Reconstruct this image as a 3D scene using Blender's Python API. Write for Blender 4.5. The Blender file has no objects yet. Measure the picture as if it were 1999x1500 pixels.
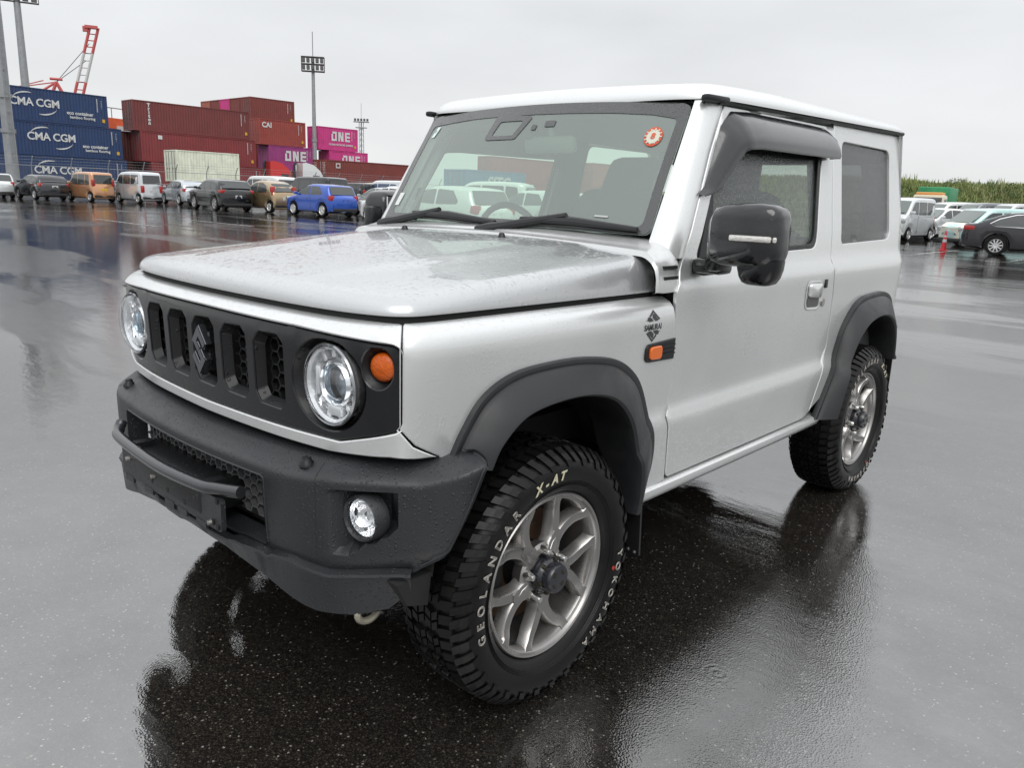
import bpy, bmesh, math, random
import numpy as np
from mathutils import Vector, Matrix
from mathutils.geometry import delaunay_2d_cdt
R = math.radians
random.seed(7)
rng = np.random.default_rng(5)
scene = bpy.context.scene
COL = scene.collection

# ------------------------------------------------------------------ camera
cam_d = bpy.data.cameras.new('camera')
cam = bpy.data.objects.new('camera', cam_d); COL.objects.link(cam)
CP = Vector((1.9133, -1.4563, 1.2918))
YAW, PITCH, ROLL, FPX = R(42.0524), R(13.5182), R(2.1914), 1527.04
fw = Vector((-math.sin(YAW)*math.cos(PITCH), math.cos(YAW)*math.cos(PITCH), -math.sin(PITCH)))
rt = Vector((math.cos(YAW), math.sin(YAW), 0)); up = rt.cross(fw)
r2 = rt*math.cos(ROLL)+up*math.sin(ROLL); u2 = -rt*math.sin(ROLL)+up*math.cos(ROLL)
cam.matrix_world = Matrix(((r2.x,u2.x,-fw.x,CP.x),(r2.y,u2.y,-fw.y,CP.y),(r2.z,u2.z,-fw.z,CP.z),(0,0,0,1)))
cam_d.sensor_fit = 'HORIZONTAL'; cam_d.sensor_width = 36.0; cam_d.lens = 36.0*FPX/1999.0
cam_d.clip_start = .05; cam_d.clip_end = 4000
scene.camera = cam

# ------------------------------------------------------------------ world: overcast, rainy sky
world = bpy.data.worlds.new('World'); scene.world = world; world.use_nodes = True
wn = world.node_tree.nodes; wl = world.node_tree.links
for n in list(wn): wn.remove(n)
def N(nt, t, **k):
    n = nt.nodes.new(t)
    for a, b in k.items():
        if a == 'inp':
            for i, v in b.items(): n.inputs[i].default_value = v
        else: setattr(n, a, b)
    return n
W_ = world.node_tree
tc = N(W_, 'ShaderNodeTexCoord'); sep = N(W_, 'ShaderNodeSeparateXYZ')
wl.new(tc.outputs['Generated'], sep.inputs[0])
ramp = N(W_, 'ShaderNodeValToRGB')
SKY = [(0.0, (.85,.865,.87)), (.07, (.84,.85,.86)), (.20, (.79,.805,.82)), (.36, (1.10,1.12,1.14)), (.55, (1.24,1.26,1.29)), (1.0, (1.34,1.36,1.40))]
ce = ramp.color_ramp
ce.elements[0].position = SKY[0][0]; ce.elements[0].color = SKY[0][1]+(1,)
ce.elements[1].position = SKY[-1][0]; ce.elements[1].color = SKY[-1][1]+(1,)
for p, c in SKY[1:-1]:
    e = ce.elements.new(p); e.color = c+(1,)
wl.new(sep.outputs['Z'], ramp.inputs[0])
# soft cloud structure
mp = N(W_, 'ShaderNodeMapping'); mp.inputs['Scale'].default_value = (1, 1, 3.2)
wl.new(tc.outputs['Generated'], mp.inputs[0])
nz = N(W_, 'ShaderNodeTexNoise', inp={'Scale': 2.1, 'Detail': 4.0, 'Roughness': .5})
wl.new(mp.outputs[0], nz.inputs['Vector'])
mr = N(W_, 'ShaderNodeMapRange', inp={1: .3, 2: .7, 3: .885, 4: 1.07})
wl.new(nz.outputs['Fac'], mr.inputs[0])
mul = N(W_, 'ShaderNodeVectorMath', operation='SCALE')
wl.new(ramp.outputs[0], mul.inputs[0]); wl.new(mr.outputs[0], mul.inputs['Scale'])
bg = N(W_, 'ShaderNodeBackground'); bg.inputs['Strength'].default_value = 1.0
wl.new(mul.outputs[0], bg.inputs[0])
# a trace of the physical daylight sky behind the cloud deck
nish = N(W_, 'ShaderNodeTexSky', sky_type='NISHITA', sun_disc=False, sun_elevation=R(52), sun_rotation=R(150))
bg2 = N(W_, 'ShaderNodeBackground'); bg2.inputs['Strength'].default_value = .004
wl.new(nish.outputs[0], bg2.inputs[0])
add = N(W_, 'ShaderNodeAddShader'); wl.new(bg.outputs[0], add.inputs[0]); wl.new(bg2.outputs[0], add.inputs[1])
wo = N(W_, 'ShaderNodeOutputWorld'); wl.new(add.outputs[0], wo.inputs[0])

sun_d = bpy.data.lights.new('sun', 'SUN'); sun_d.energy = 1.3; sun_d.angle = R(40); sun_d.color = (1, .985, .96)
sun = bpy.data.objects.new('sun', sun_d); COL.objects.link(sun)
sun.rotation_euler = (R(42), 0, R(52))
scene.render.engine = 'CYCLES'
scene.view_settings.view_transform = 'Standard'; scene.view_settings.look = 'None'
scene.view_settings.exposure = 0; scene.view_settings.gamma = 1
scene.view_settings.use_curve_mapping = False
scene.cycles.max_bounces = 10; scene.cycles.transparent_max_bounces = 24
scene.cycles.glossy_bounces = 5; scene.cycles.caustics_reflective = False; scene.cycles.caustics_refractive = False

# ------------------------------------------------------------------ materials
def lin(r, g, b):
    f = lambda c: (c/255/12.92) if c/255 <= .04045 else ((c/255+.055)/1.055)**2.4
    return (f(r), f(g), f(b))
MATS = {}
def pbr(name, col, rough=.5, metal=0., coat=0., spec=.5, ior=1.5, noise=None, bump=None, drops=None, emit=None, trans=0., alpha=1., coat_rough=.03):
    """noise=(scale, amount, detail) colour mottling; bump=(scale,strength,dist); drops=(scale,size,strength)"""
    if name in MATS: return MATS[name]
    m = bpy.data.materials.new(name); m.use_nodes = True; nt = m.node_tree
    p = nt.nodes['Principled BSDF']; L = nt.links.new
    p.inputs['Base Color'].default_value = tuple(col)+(1,)
    p.inputs['Roughness'].default_value = rough; p.inputs['Metallic'].default_value = metal
    p.inputs['IOR'].default_value = ior; p.inputs['Specular IOR Level'].default_value = spec
    p.inputs['Coat Weight'].default_value = coat; p.inputs['Coat Roughness'].default_value = coat_rough
    p.inputs['Transmission Weight'].default_value = trans; p.inputs['Alpha'].default_value = alpha
    t = N(nt, 'ShaderNodeTexCoord')
    if noise:
        n = N(nt, 'ShaderNodeTexNoise', inp={'Scale': noise[0], 'Detail': noise[2] if len(noise) > 2 else 5., 'Roughness': .62})
        L(t.outputs['Object'], n.inputs['Vector'])
        r = N(nt, 'ShaderNodeMapRange', inp={1: .3, 2: .7, 3: 1-noise[1], 4: 1+noise[1]})
        L(n.outputs['Fac'], r.inputs[0])
        v = N(nt, 'ShaderNodeVectorMath', operation='SCALE'); v.inputs[0].default_value = tuple(col)
        L(r.outputs[0], v.inputs['Scale']); L(v.outputs[0], p.inputs['Base Color'])
        rr = N(nt, 'ShaderNodeMapRange', inp={1: .3, 2: .7, 3: rough*.8, 4: min(1, rough*1.25)})
        L(n.outputs['Fac'], rr.inputs[0]); L(rr.outputs[0], p.inputs['Roughness'])
    nrm = None
    if bump:
        n = N(nt, 'ShaderNodeTexNoise', inp={'Scale': bump[0], 'Detail': 3.})
        L(t.outputs['Object'], n.inputs['Vector'])
        b = N(nt, 'ShaderNodeBump', inp={'Strength': bump[1], 'Distance': bump[2]})
        L(n.outputs['Fac'], b.inputs['Height']); nrm = b
    if drops:
        hs = None
        for sc, sz in ((drops[0], drops[1]), (drops[0]*2.1, drops[1]*.9)):
            v = N(nt, 'ShaderNodeTexVoronoi', feature='F1', inp={'Scale': sc, 'Randomness': 1.})
            L(t.outputs['Object'], v.inputs['Vector'])
            # per-cell random size
            sp = N(nt, 'ShaderNodeSeparateColor'); L(v.outputs['Color'], sp.inputs[0])
            th = N(nt, 'ShaderNodeMath', operation='MULTIPLY', inp={1: sz}); L(sp.outputs[0], th.inputs[0])
            d = N(nt, 'ShaderNodeMath', operation='DIVIDE'); L(v.outputs['Distance'], d.inputs[0]); L(th.outputs[0], d.inputs[1])
            q = N(nt, 'ShaderNodeMath', operation='MULTIPLY'); L(d.outputs[0], q.inputs[0]); L(d.outputs[0], q.inputs[1])
            o = N(nt, 'ShaderNodeMath', operation='SUBTRACT', use_clamp=True, inp={0: 1.}); L(q.outputs[0], o.inputs[1])
            s = N(nt, 'ShaderNodeMath', operation='SQRT'); L(o.outputs[0], s.inputs[0])
            s2 = N(nt, 'ShaderNodeMath', operation='MULTIPLY'); L(s.outputs[0], s2.inputs[0]); L(th.outputs[0], s2.inputs[1])
            s3 = N(nt, 'ShaderNodeMath', operation='MULTIPLY', inp={1: 1./sc*1.4}); L(s2.outputs[0], s3.inputs[0])
            if hs is None: hs = s3
            else:
                a = N(nt, 'ShaderNodeMath', operation='MAXIMUM'); L(hs.outputs[0], a.inputs[0]); L(s3.outputs[0], a.inputs[1]); hs = a
        if len(drops) > 3:   # beads gather in patches
            n = N(nt, 'ShaderNodeTexNoise', inp={'Scale': drops[3], 'Detail': 3.}); L(t.outputs['Object'], n.inputs['Vector'])
            r = N(nt, 'ShaderNodeMapRange', inp={1: .40, 2: .60, 3: .35, 4: 1.}); L(n.outputs['Fac'], r.inputs[0])
            a = N(nt, 'ShaderNodeMath', operation='MULTIPLY'); L(hs.outputs[0], a.inputs[0]); L(r.outputs[0], a.inputs[1]); hs = a
        b = N(nt, 'ShaderNodeBump', inp={'Strength': drops[2], 'Distance': 1.})
        L(hs.outputs[0], b.inputs['Height'])
        if nrm: L(nrm.outputs[0], b.inputs['Normal'])
        L(b.outputs[0], p.inputs['Coat Normal' if coat else 'Normal'])
        if coat and nrm: L(nrm.outputs[0], p.inputs['Normal'])
    elif nrm: L(nrm.outputs[0], p.inputs['Normal'])
    if emit:
        p.inputs['Emission Color'].default_value = tuple(emit[0])+(1,); p.inputs['Emission Strength'].default_value = emit[1]
    MATS[name] = m; return m

def glass(name, tint, refl=1., rough=.0, drops=None, milk=0., milkcol=(.5,.55,.53)):
    if name in MATS: return MATS[name]
    m = bpy.data.materials.new(name); m.use_nodes = True; nt = m.node_tree; L = nt.links.new
    for n in list(nt.nodes): nt.nodes.remove(n)
    tr = N(nt, 'ShaderNodeBsdfTransparent'); tr.inputs[0].default_value = tuple(tint)+(1,)
    gl = N(nt, 'ShaderNodeBsdfGlossy'); gl.inputs['Roughness'].default_value = rough
    # thin pane: the same mirror strength from both faces (Schlick on |cos|)
    ge = N(nt, 'ShaderNodeNewGeometry'); fr = N(nt, 'ShaderNodeVectorMath', operation='DOT_PRODUCT')
    L(ge.outputs['Incoming'], fr.inputs[0]); L(ge.outputs['Normal'], fr.inputs[1])
    ab = N(nt, 'ShaderNodeMath', operation='ABSOLUTE'); L(fr.outputs['Value'], ab.inputs[0])
    om = N(nt, 'ShaderNodeMath', operation='SUBTRACT', inp={0: 1.}); L(ab.outputs[0], om.inputs[1])
    p5 = N(nt, 'ShaderNodeMath', operation='POWER', inp={1: 5.}); L(om.outputs[0], p5.inputs[0])
    sc_ = N(nt, 'ShaderNodeMath', operation='MULTIPLY_ADD', inp={1: .95, 2: .05}); L(p5.outputs[0], sc_.inputs[0])
    fm = N(nt, 'ShaderNodeMath', operation='MULTIPLY', use_clamp=True, inp={1: refl}); L(sc_.outputs[0], fm.inputs[0])
    mx = N(nt, 'ShaderNodeMixShader'); L(fm.outputs[0], mx.inputs[0])
    base = tr
    if milk:
        df = N(nt, 'ShaderNodeBsdfDiffuse'); df.inputs[0].default_value = tuple(milkcol)+(1,)
        m2 = N(nt, 'ShaderNodeMixShader'); m2.inputs[0].default_value = milk; L(tr.outputs[0], m2.inputs[1]); L(df.outputs[0], m2.inputs[2]); base = m2
    L(base.outputs[0], mx.inputs[1]); L(gl.outputs[0], mx.inputs[2])
    if drops:
        t = N(nt, 'ShaderNodeTexCoord')
        v = N(nt, 'ShaderNodeTexVoronoi', inp={'Scale': drops[0]}); L(t.outputs['Object'], v.inputs['Vector'])
        b = N(nt, 'ShaderNodeBump', inp={'Strength': drops[1], 'Distance': .004}); L(v.outputs['Distance'], b.inputs['Height'])
        L(b.outputs[0], gl.inputs['Normal'])
        if len(drops) > 2:   # drops that scatter light: speckled milkiness
            sp = N(nt, 'ShaderNodeSeparateColor'); L(v.outputs['Color'], sp.inputs[0])
            th = N(nt, 'ShaderNodeMath', operation='MULTIPLY', inp={1: .62}); L(sp.outputs[0], th.inputs[0])
            lt = N(nt, 'ShaderNodeMath', operation='LESS_THAN'); L(v.outputs['Distance'], lt.inputs[0]); L(th.outputs[0], lt.inputs[1])
            sc = N(nt, 'ShaderNodeMath', operation='MULTIPLY', inp={1: drops[2]}); L(lt.outputs[0], sc.inputs[0])
            df2 = N(nt, 'ShaderNodeBsdfDiffuse'); df2.inputs[0].default_value = (.42,.44,.45,1)
            m3 = N(nt, 'ShaderNodeMixShader'); L(sc.outputs[0], m3.inputs[0]); L(mx.outputs[0], m3.inputs[1]); L(df2.outputs[0], m3.inputs[2]); mx = m3
    o = N(nt, 'ShaderNodeOutputMaterial'); L(mx.outputs[0], o.inputs[0])
    MATS[name] = m; return m

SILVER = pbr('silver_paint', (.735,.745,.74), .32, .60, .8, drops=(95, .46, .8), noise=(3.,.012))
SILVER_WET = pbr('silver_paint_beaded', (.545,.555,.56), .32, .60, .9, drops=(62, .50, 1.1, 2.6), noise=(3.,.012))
SILVER_SEAM = pbr('panel_gap_dark', (.02,.02,.02), .8)
BLACKG = pbr('gloss_black_trim', (.006,.0065,.008), .20, 0, .25, spec=.4, drops=(70,.3,.3), noise=(8.,.1))
BLACKM = pbr('matte_black_trim', (.0095,.010,.011), .40, spec=.4, bump=(900,.2,.0006), drops=(62,.36,.35))
BUMPER = pbr('grained_black_plastic', (.020,.0215,.024), .38, 0, 0., noise=(14.,.12), bump=(1100,.35,.0008), drops=(120,.42,.5))
FLARE = pbr('grained_flare_plastic', (.016,.017,.0185), .46, noise=(11.,.18), bump=(1000,.35,.0008))
RUBBER = pbr('wet_tyre_rubber', (.0055,.0053,.005), .38, spec=.26, noise=(22.,.3), bump=(300,.3,.001))
RIMM = pbr('gunmetal_alloy', (.32,.31,.30), .28, .85, .15, noise=(7.,.08), coat_rough=.2)
CHROME = pbr('chrome', (.86,.87,.88), .06, 1.)
CHROMEF = pbr('faceted_reflector', (.93,.94,.95), .16, .65, bump=(30,.5,.008))
STEEL = pbr('dull_steel', (.35,.34,.32), .4, .8, noise=(30,.3))
RUSTY = pbr('rusty_brake_iron', (.10,.055,.03), .7, .3, noise=(40,.5))
DARK = pbr('dark_underbody', (.012,.012,.012), .75, noise=(9,.4))
LINER = pbr('muddy_wheel_liner', (.055,.052,.046), .65, noise=(6,.4), bump=(40,.4,.004))
ORANGE = pbr('amber_lens', (.62,.105,.002), .15, 0, .0, bump=(190,.6,.004))
WHITEL = pbr('tyre_lettering', (.36,.34,.31), .6, noise=(60,.35))
WIPER = pbr('wiper_black', (.012,.012,.013), .35)
CABIN = pbr('cabin_trim_dark', (.045,.047,.048), .7, noise=(5,.15))
SEAT = pbr('seat_fabric', (.06,.062,.063), .9, noise=(60,.2), bump=(400,.4,.001))
CABINL = pbr('cabin_lining_grey', (.34,.35,.34), .85)
GLASS_W = glass('windscreen_glass', (.70,.84,.75), 1.8, milk=.34, milkcol=(.52,.61,.56))
GLASS_D = glass('door_glass', (.50,.60,.54), 1.6, drops=(210,.2,.24), milk=.18, milkcol=(.22,.26,.24))
GLASS_Q = glass('privacy_glass', (.10,.11,.11), 1.5, drops=(200,.25,.17), milk=.03, milkcol=(.2,.2,.21))
GLASS_DR = glass('far_door_glass', (.80,.93,.84), .4)
GLASS_L = glass('lamp_lens', (.96,.97,.98), 1.3)
FRIT = pbr('glass_frit_black', (.05,.053,.052), .15, 0, .8, drops=(150,.5,.8))

# ------------------------------------------------------------------ object helpers
def link(me, name, mats=None, parent=None, smooth=True, angle=38):
    o = bpy.data.objects.new(name, me); COL.objects.link(o)
    if mats is not None:
        for m in (mats if isinstance(mats, (list, tuple)) else [mats]): me.materials.append(m)
    if parent is not None: o.parent = parent
    if smooth and len(me.polygons):
        me.polygons.foreach_set('use_smooth', [True]*len(me.polygons))
        me.set_sharp_from_angle(angle=R(angle))
    return o
def mesh(name, vs, fs, mats=None, parent=None, smooth=True, angle=38, mi=None):
    me = bpy.data.meshes.new(name); me.from_pydata([tuple(v) for v in vs], [], [tuple(f) for f in fs]); me.update()
    o = link(me, name, mats, parent, smooth, angle)
    if mi is not None: me.polygons.foreach_set('material_index', list(mi))
    return o
def tag(o, label, cat, group=None):
    o['label'] = label; o['category'] = cat
    if group: o['group'] = group
    return o
def empty(name, loc, rz=0):
    o = bpy.data.objects.new(name, None); COL.objects.link(o); o.location = loc; o.rotation_euler = (0,0,rz)
    o.empty_display_size = .3; return o
class MB:
    def __init__(s): s.v = []; s.f = []; s.m = []; s.mi = 0
    def add(s, vs, fs):
        b = len(s.v); s.v += [tuple(v) for v in vs]; s.f += [tuple(b+i for i in f) for f in fs]; s.m += [s.mi]*len(fs); return s
    def box(s, c, d, rz=0, M=None, bev=0):
        x,y,z = d[0]/2,d[1]/2,d[2]/2
        if bev:
            b = bev; vs = []; fs = []
            bm = bmesh.new(); bmesh.ops.create_cube(bm, size=1)
            for v in bm.verts: v.co = Vector((v.co.x*d[0], v.co.y*d[1], v.co.z*d[2]))
            bmesh.ops.bevel(bm, geom=bm.edges[:], offset=b, segments=2, affect='EDGES', profile=.5)
            bm.verts.index_update(); vs = [v.co.copy() for v in bm.verts]; fs = [[v.index for v in f.verts] for f in bm.faces]; bm.free()
        else:
            vs = [Vector(q) for q in ((-x,-y,-z),(x,-y,-z),(x,y,-z),(-x,y,-z),(-x,-y,z),(x,-y,z),(x,y,z),(-x,y,z))]
            fs = [(0,3,2,1),(4,5,6,7),(0,1,5,4),(1,2,6,5),(2,3,7,6),(3,0,4,7)]
        T = Matrix.Translation(c) @ (M.to_4x4() if M else Matrix.Rotation(rz,4,'Z'))
        return s.add([T@v for v in vs], fs)
    def tube(s, pts, r, n=10, cap=True, closed=False):
        pts = [Vector(p) for p in pts]; rr = r if isinstance(r,(list,tuple)) else [r]*len(pts)
        vs = []; prev = None
        K = len(pts)
        for i,p in enumerate(pts):
            a = pts[(i-1)%K] if (closed or i>0) else p; b = pts[(i+1)%K] if (closed or i<K-1) else p
            t = (b-a).normalized()
            if prev is None:
                ref = Vector((0,0,1)) if abs(t.z) < .9 else Vector((1,0,0)); nrm = t.cross(ref).normalized()
            else: nrm = (prev - t*prev.dot(t)).normalized()
            prev = nrm; bn = t.cross(nrm)
            for k in range(n):
                a_ = 2*math.pi*k/n; vs.append(p+(nrm*math.cos(a_)+bn*math.sin(a_))*rr[i])
        fs = []
        for i in range(K if closed else K-1):
            j = (i+1)%K
            for k in range(n): fs.append((i*n+k, i*n+(k+1)%n, j*n+(k+1)%n, j*n+k))
        if cap and not closed: fs.append(tuple(range(n))[::-1]); fs.append(tuple((K-1)*n+k for k in range(n)))
        return s.add(vs, fs)
    def lathe(s, prof, c=(0,0,0), axis='X', n=48, M=None, closed=False, cap=False):
        """prof: (r, h) along axis"""
        vs = []
        for r_,h in prof:
            for k in range(n):
                a = 2*math.pi*k/n; u,v = r_*math.cos(a), r_*math.sin(a)
                vs.append(Vector((h,u,v)) if axis=='X' else Vector((u,v,h)) if axis=='Z' else Vector((v,h,u)))
        fs = []; K = len(prof)
        for i in range(K if closed else K-1):
            j = (i+1)%K
            for k in range(n): fs.append((i*n+k, i*n+(k+1)%n, j*n+(k+1)%n, j*n+k))
        if cap and not closed:
            if prof[0][0] > 1e-5: fs.append(tuple(range(n))[::-1])
            if prof[-1][0] > 1e-5: fs.append(tuple((K-1)*n+k for k in range(n)))
        T = Matrix.Translation(c) @ (M.to_4x4() if M else Matrix.Identity(4))
        return s.add([T@v for v in vs], fs)
    def prism(s, poly, f0, f1):
        """poly list of 2D; f0,f1 map 2D->3D for the two caps"""
        n = len(poly); vs = [Vector(f0(*p)) for p in poly]+[Vector(f1(*p)) for p in poly]
        fs = [tuple(range(n)), tuple(range(2*n-1,n-1,-1))]+[(i,n+i,n+(i+1)%n,(i+1)%n) for i in range(n)]
        return s.add(vs, fs)
    def build(s, name, mats, parent=None, smooth=True, angle=38, fix=True):
        o = mesh(name, s.v, s.f, mats, parent, False, angle, s.m if any(s.m) else None)
        if fix:
            bm = bmesh.new(); bm.from_mesh(o.data); bmesh.ops.recalc_face_normals(bm, faces=bm.faces[:]); bm.to_mesh(o.data); bm.free()
        if smooth:
            o.data.polygons.foreach_set('use_smooth', [True]*len(o.data.polygons)); o.data.set_sharp_from_angle(angle=R(angle))
        return o

def split(o):
    """cut the loose pieces of a joined mesh into parts of their own that share its name"""
    me = o.data; n = len(me.vertices); par = list(range(n))
    def find(a):
        while par[a] != a: par[a] = par[par[a]]; a = par[a]
        return a
    for e in me.edges:
        a,b = find(e.vertices[0]), find(e.vertices[1])
        if a != b: par[a] = b
    groups = {}
    for p in me.polygons: groups.setdefault(find(p.vertices[0]),[]).append(p)
    if len(groups) < 2: return [o]
    out = []
    for polys in groups.values():
        idx = {}; vs = []; fs = []; sm = polys[0].use_smooth
        for p in polys:
            f = []
            for v in p.vertices:
                if v not in idx: idx[v] = len(vs); vs.append(tuple(me.vertices[v].co))
                f.append(idx[v])
            fs.append(f)
        c = mesh(o.name.split('.')[0], vs, fs, list(me.materials), o.parent, smooth=sm); out.append(c)
    bpy.data.objects.remove(o); bpy.data.meshes.remove(me)
    return out
def resample(loop, step):
    out = []
    n = len(loop)
    for i in range(n):
        a = np.array(loop[i],float); b = np.array(loop[(i+1)%n],float); k = max(1, int(math.ceil(np.hypot(*(b-a))/step)))
        for j in range(k): out.append(tuple(a+(b-a)*j/k))
    return out
def rpoly(pts, seg=5):
    """pts (x,y,r): polygon with rounded corners"""
    out = []; n = len(pts)
    for i in range(n):
        p = np.array(pts[i][:2],float); r = pts[i][2] if len(pts[i])>2 else 0
        if r <= 0: out.append(tuple(p)); continue
        a = np.array(pts[i-1][:2],float)-p; b = np.array(pts[(i+1)%n][:2],float)-p
        la,lb = np.hypot(*a),np.hypot(*b); a/=la; b/=lb
        ang = math.acos(max(-1,min(1,a@b))); d = min(r/math.tan(ang/2), la*.49, lb*.49)
        p0 = p+a*d; p1 = p+b*d
        for k in range(seg+1):
            t = k/seg; out.append(tuple((1-t)**2*p0+2*t*(1-t)*p+t*t*p1))
    return out
def area(l): 
    a = np.array(l); return .5*np.sum(a[:,0]*np.roll(a[:,1],-1)-np.roll(a[:,0],-1)*a[:,1])
def offset(loop, d):
    """inward offset for CCW loops"""
    a = np.array(loop,float); e = np.roll(a,-1,0)-a; e /= np.maximum(np.hypot(e[:,0],e[:,1]),1e-9)[:,None]
    nn = np.stack([-e[:,1],e[:,0]],1); m = nn+np.roll(nn,1,0); m /= np.maximum(np.hypot(m[:,0],m[:,1]),1e-6)[:,None]
    c = np.maximum((m*nn).sum(1),.4)
    return [tuple(p) for p in a+m*(d/c)[:,None]]
def inside(P, loop):
    P = np.atleast_2d(P); a = np.array(loop); b = np.roll(a,-1,0); r = np.zeros(len(P),bool)
    for (x1,y1),(x2,y2) in zip(a,b):
        if y1 == y2: continue
        c = ((y1>P[:,1])!=(y2>P[:,1])) & (P[:,0] < (x2-x1)*(P[:,1]-y1)/(y2-y1)+x1); r ^= c
    return r
def fill(loops, step):
    """CDT fill of outer loop minus holes with grid points; returns pts, tris and loop index lists"""
    allp = []; edges = []; idx = []
    for l in loops:
        b = len(allp); allp += list(l); n = len(l); edges += [(b+i, b+(i+1)%n) for i in range(n)]; idx.append(list(range(b,b+n)))
    A = np.array(loops[0]); lo = A.min(0); hi = A.max(0)
    gx = np.arange(lo[0]+step*.5, hi[0], step); gy = np.arange(lo[1]+step*.5, hi[1], step)
    G = []
    if len(gx) and len(gy):
        g = np.stack(np.meshgrid(gx,gy),-1).reshape(-1,2)
        k = inside(g, loops[0])
        for h in loops[1:]: k &= ~inside(g, h)
        g = g[k]
        B = np.array(allp)
        if len(g):
            d = np.full(len(g), 1e9)
            for i in range(0,len(B),400):
                d = np.minimum(d, np.sqrt(((g[:,None]-B[None,i:i+400])**2).sum(-1)).min(1))
            G = [tuple(q) for q in g[d > step*.42]]
    nb = len(allp)
    r = delaunay_2d_cdt([Vector(p) for p in allp+G], edges, [], 0, 1e-7)
    V = np.array([tuple(v) for v in r[0]]); F = np.array([tuple(f) for f in r[2]])
    c = V[F].mean(1); k = inside(c, loops[0])
    for h in loops[1:]: k &= ~inside(c, h)
    F = F[k]
    om = {}
    for i, src in enumerate(r[3]):
        for q in src: om[q] = i
    return V, F, [[om[i] for i in l] for l in idx]
def panel(name, outer, holes, S, mat, parent, step=.03, thick=.012, edge=.0025, hole_thick=None, flip=False, eps=1e-4):
    outer = resample(outer, step); outer = outer if area(outer) > 0 else outer[::-1]
    hs = []
    for h in holes:
        h = resample(h, step); hs.append(h if area(h) < 0 else h[::-1])
    orig = [outer]+hs
    ins = [offset(l, edge) for l in orig]
    V, F, L = fill(ins, step)
    def nrm(u,v):
        p = np.array(S(u,v)); a = np.array(S(u+eps,v))-np.array(S(u-eps,v)); b = np.array(S(u,v+eps))-np.array(S(u,v-eps))
        n = np.cross(a,b); l = np.linalg.norm(n); return p, n/(l if l > 1e-12 else 1)
    vs = [S(u,v) for u,v in V]; fs = [tuple(f) for f in F]
    for k,(l,li) in enumerate(zip(orig,L)):
        th = thick if k == 0 or hole_thick is None else hole_thick
        n = len(l); b = len(vs)
        for lay in (edge*.8, th):
            for u,v in l:
                p, q = nrm(u,v); vs.append(p-q*lay)
        for i in range(n):
            j = (i+1)%n
            fs.append((li[j], li[i], b+i, b+j)); fs.append((b+j, b+i, b+n+i, b+n+j))
    if flip: fs = [f[::-1] for f in fs]
    return mesh(name, vs, fs, mat, parent, angle=32)
def loft(name, rings, mat, parent, closed=False, cap=False, flip=False, angle=38):
    n = len(rings[0]); vs = [p for r_ in rings for p in r_]; fs = []
    for i in range(len(rings)-1):
        for k in range(n if closed else n-1):
            f = (i*n+k, i*n+(k+1)%n, (i+1)*n+(k+1)%n, (i+1)*n+k); fs.append(f[::-1] if flip else f)
    if cap: fs.append(tuple(range(n))[::-1]); fs.append(tuple((len(rings)-1)*n+k for k in range(n)))
    return mesh(name, vs, fs, mat, parent, angle=angle)
def cap_solid(name, outline, base, top, prof, mat, parent, step=.03, skirt=.03, angle=50):
    """clam-shell cap: outline (x,y) CCW; rings (inset, fraction) rise from base(x,y) to top(x,y)"""
    outline = resample(outline, step); outline = outline if area(outline) > 0 else outline[::-1]
    rings = [(offset(outline, .010), -1)]+[(offset(outline, i), f) for i,f in prof]
    V, F, L = fill([rings[-1][0]], step); vs = [(x,y,top(x,y)) for x,y in V]; fs = [tuple(f) for f in F]
    prev = L[0]; n = len(outline)
    for l,f in rings[-2::-1]:
        b = len(vs)
        for x,y in l:
            vs.append((x,y,base(x,y)+skirt if f < 0 else base(x,y)+(top(x,y)-base(x,y))*f))
        cur = list(range(b,b+n))
        for i in range(n): j = (i+1)%n; fs.append((prev[j], prev[i], cur[i], cur[j]))
        prev = cur
    return mesh(name, vs, fs, mat, parent, angle=angle)
def text_mesh(name, body, size, mat, parent, M, extrude=.001, outline=0, spacing=1., shear=0., bold=0., align='CENTER', xs=1.):
    c = bpy.data.curves.new(name, 'FONT'); c.body = body; c.size = size; c.align_x = align; c.align_y = 'CENTER'
    c.extrude = extrude; c.space_character = spacing; c.shear = shear; c.offset = bold; c.resolution_u = 3
    if outline: c.fill_mode = 'NONE'; c.bevel_depth = outline; c.bevel_resolution = 0; c.extrude = 0
    t = bpy.data.objects.new('tmp', c); COL.objects.link(t)
    me = bpy.data.meshes.new_from_object(t)
    bpy.data.objects.remove(t); bpy.data.curves.remove(c)
    me.name = name
    me.transform(M @ Matrix.Diagonal((xs,1,1,1)))
    return link(me, name, mat, parent, smooth=False)
def joinm(objs, name):
    """merge the mesh data of several temporary objects into the first one"""
    vs = []; fs = []; par = objs[0].parent; mats = list(objs[0].data.materials)
    for o in objs:
        b = len(vs); vs += [tuple(v.co) for v in o.data.vertices]; fs += [tuple(b+i for i in p.vertices) for p in o.data.polygons]
    for o in objs:
        me = o.data; bpy.data.objects.remove(o); bpy.data.meshes.remove(me)
    return mesh(name, vs, fs, mats, par, smooth=False)

# =====================================================================
#  THE SILVER OFF-ROADER  (front axle above the origin, nose to -Y, its left side at +X)
# =====================================================================
car = empty('off_road_car', (0,0,0))
tag(car, 'silver boxy off-road car with black grille, bumper and flares, large in the foreground', 'car')

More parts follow.
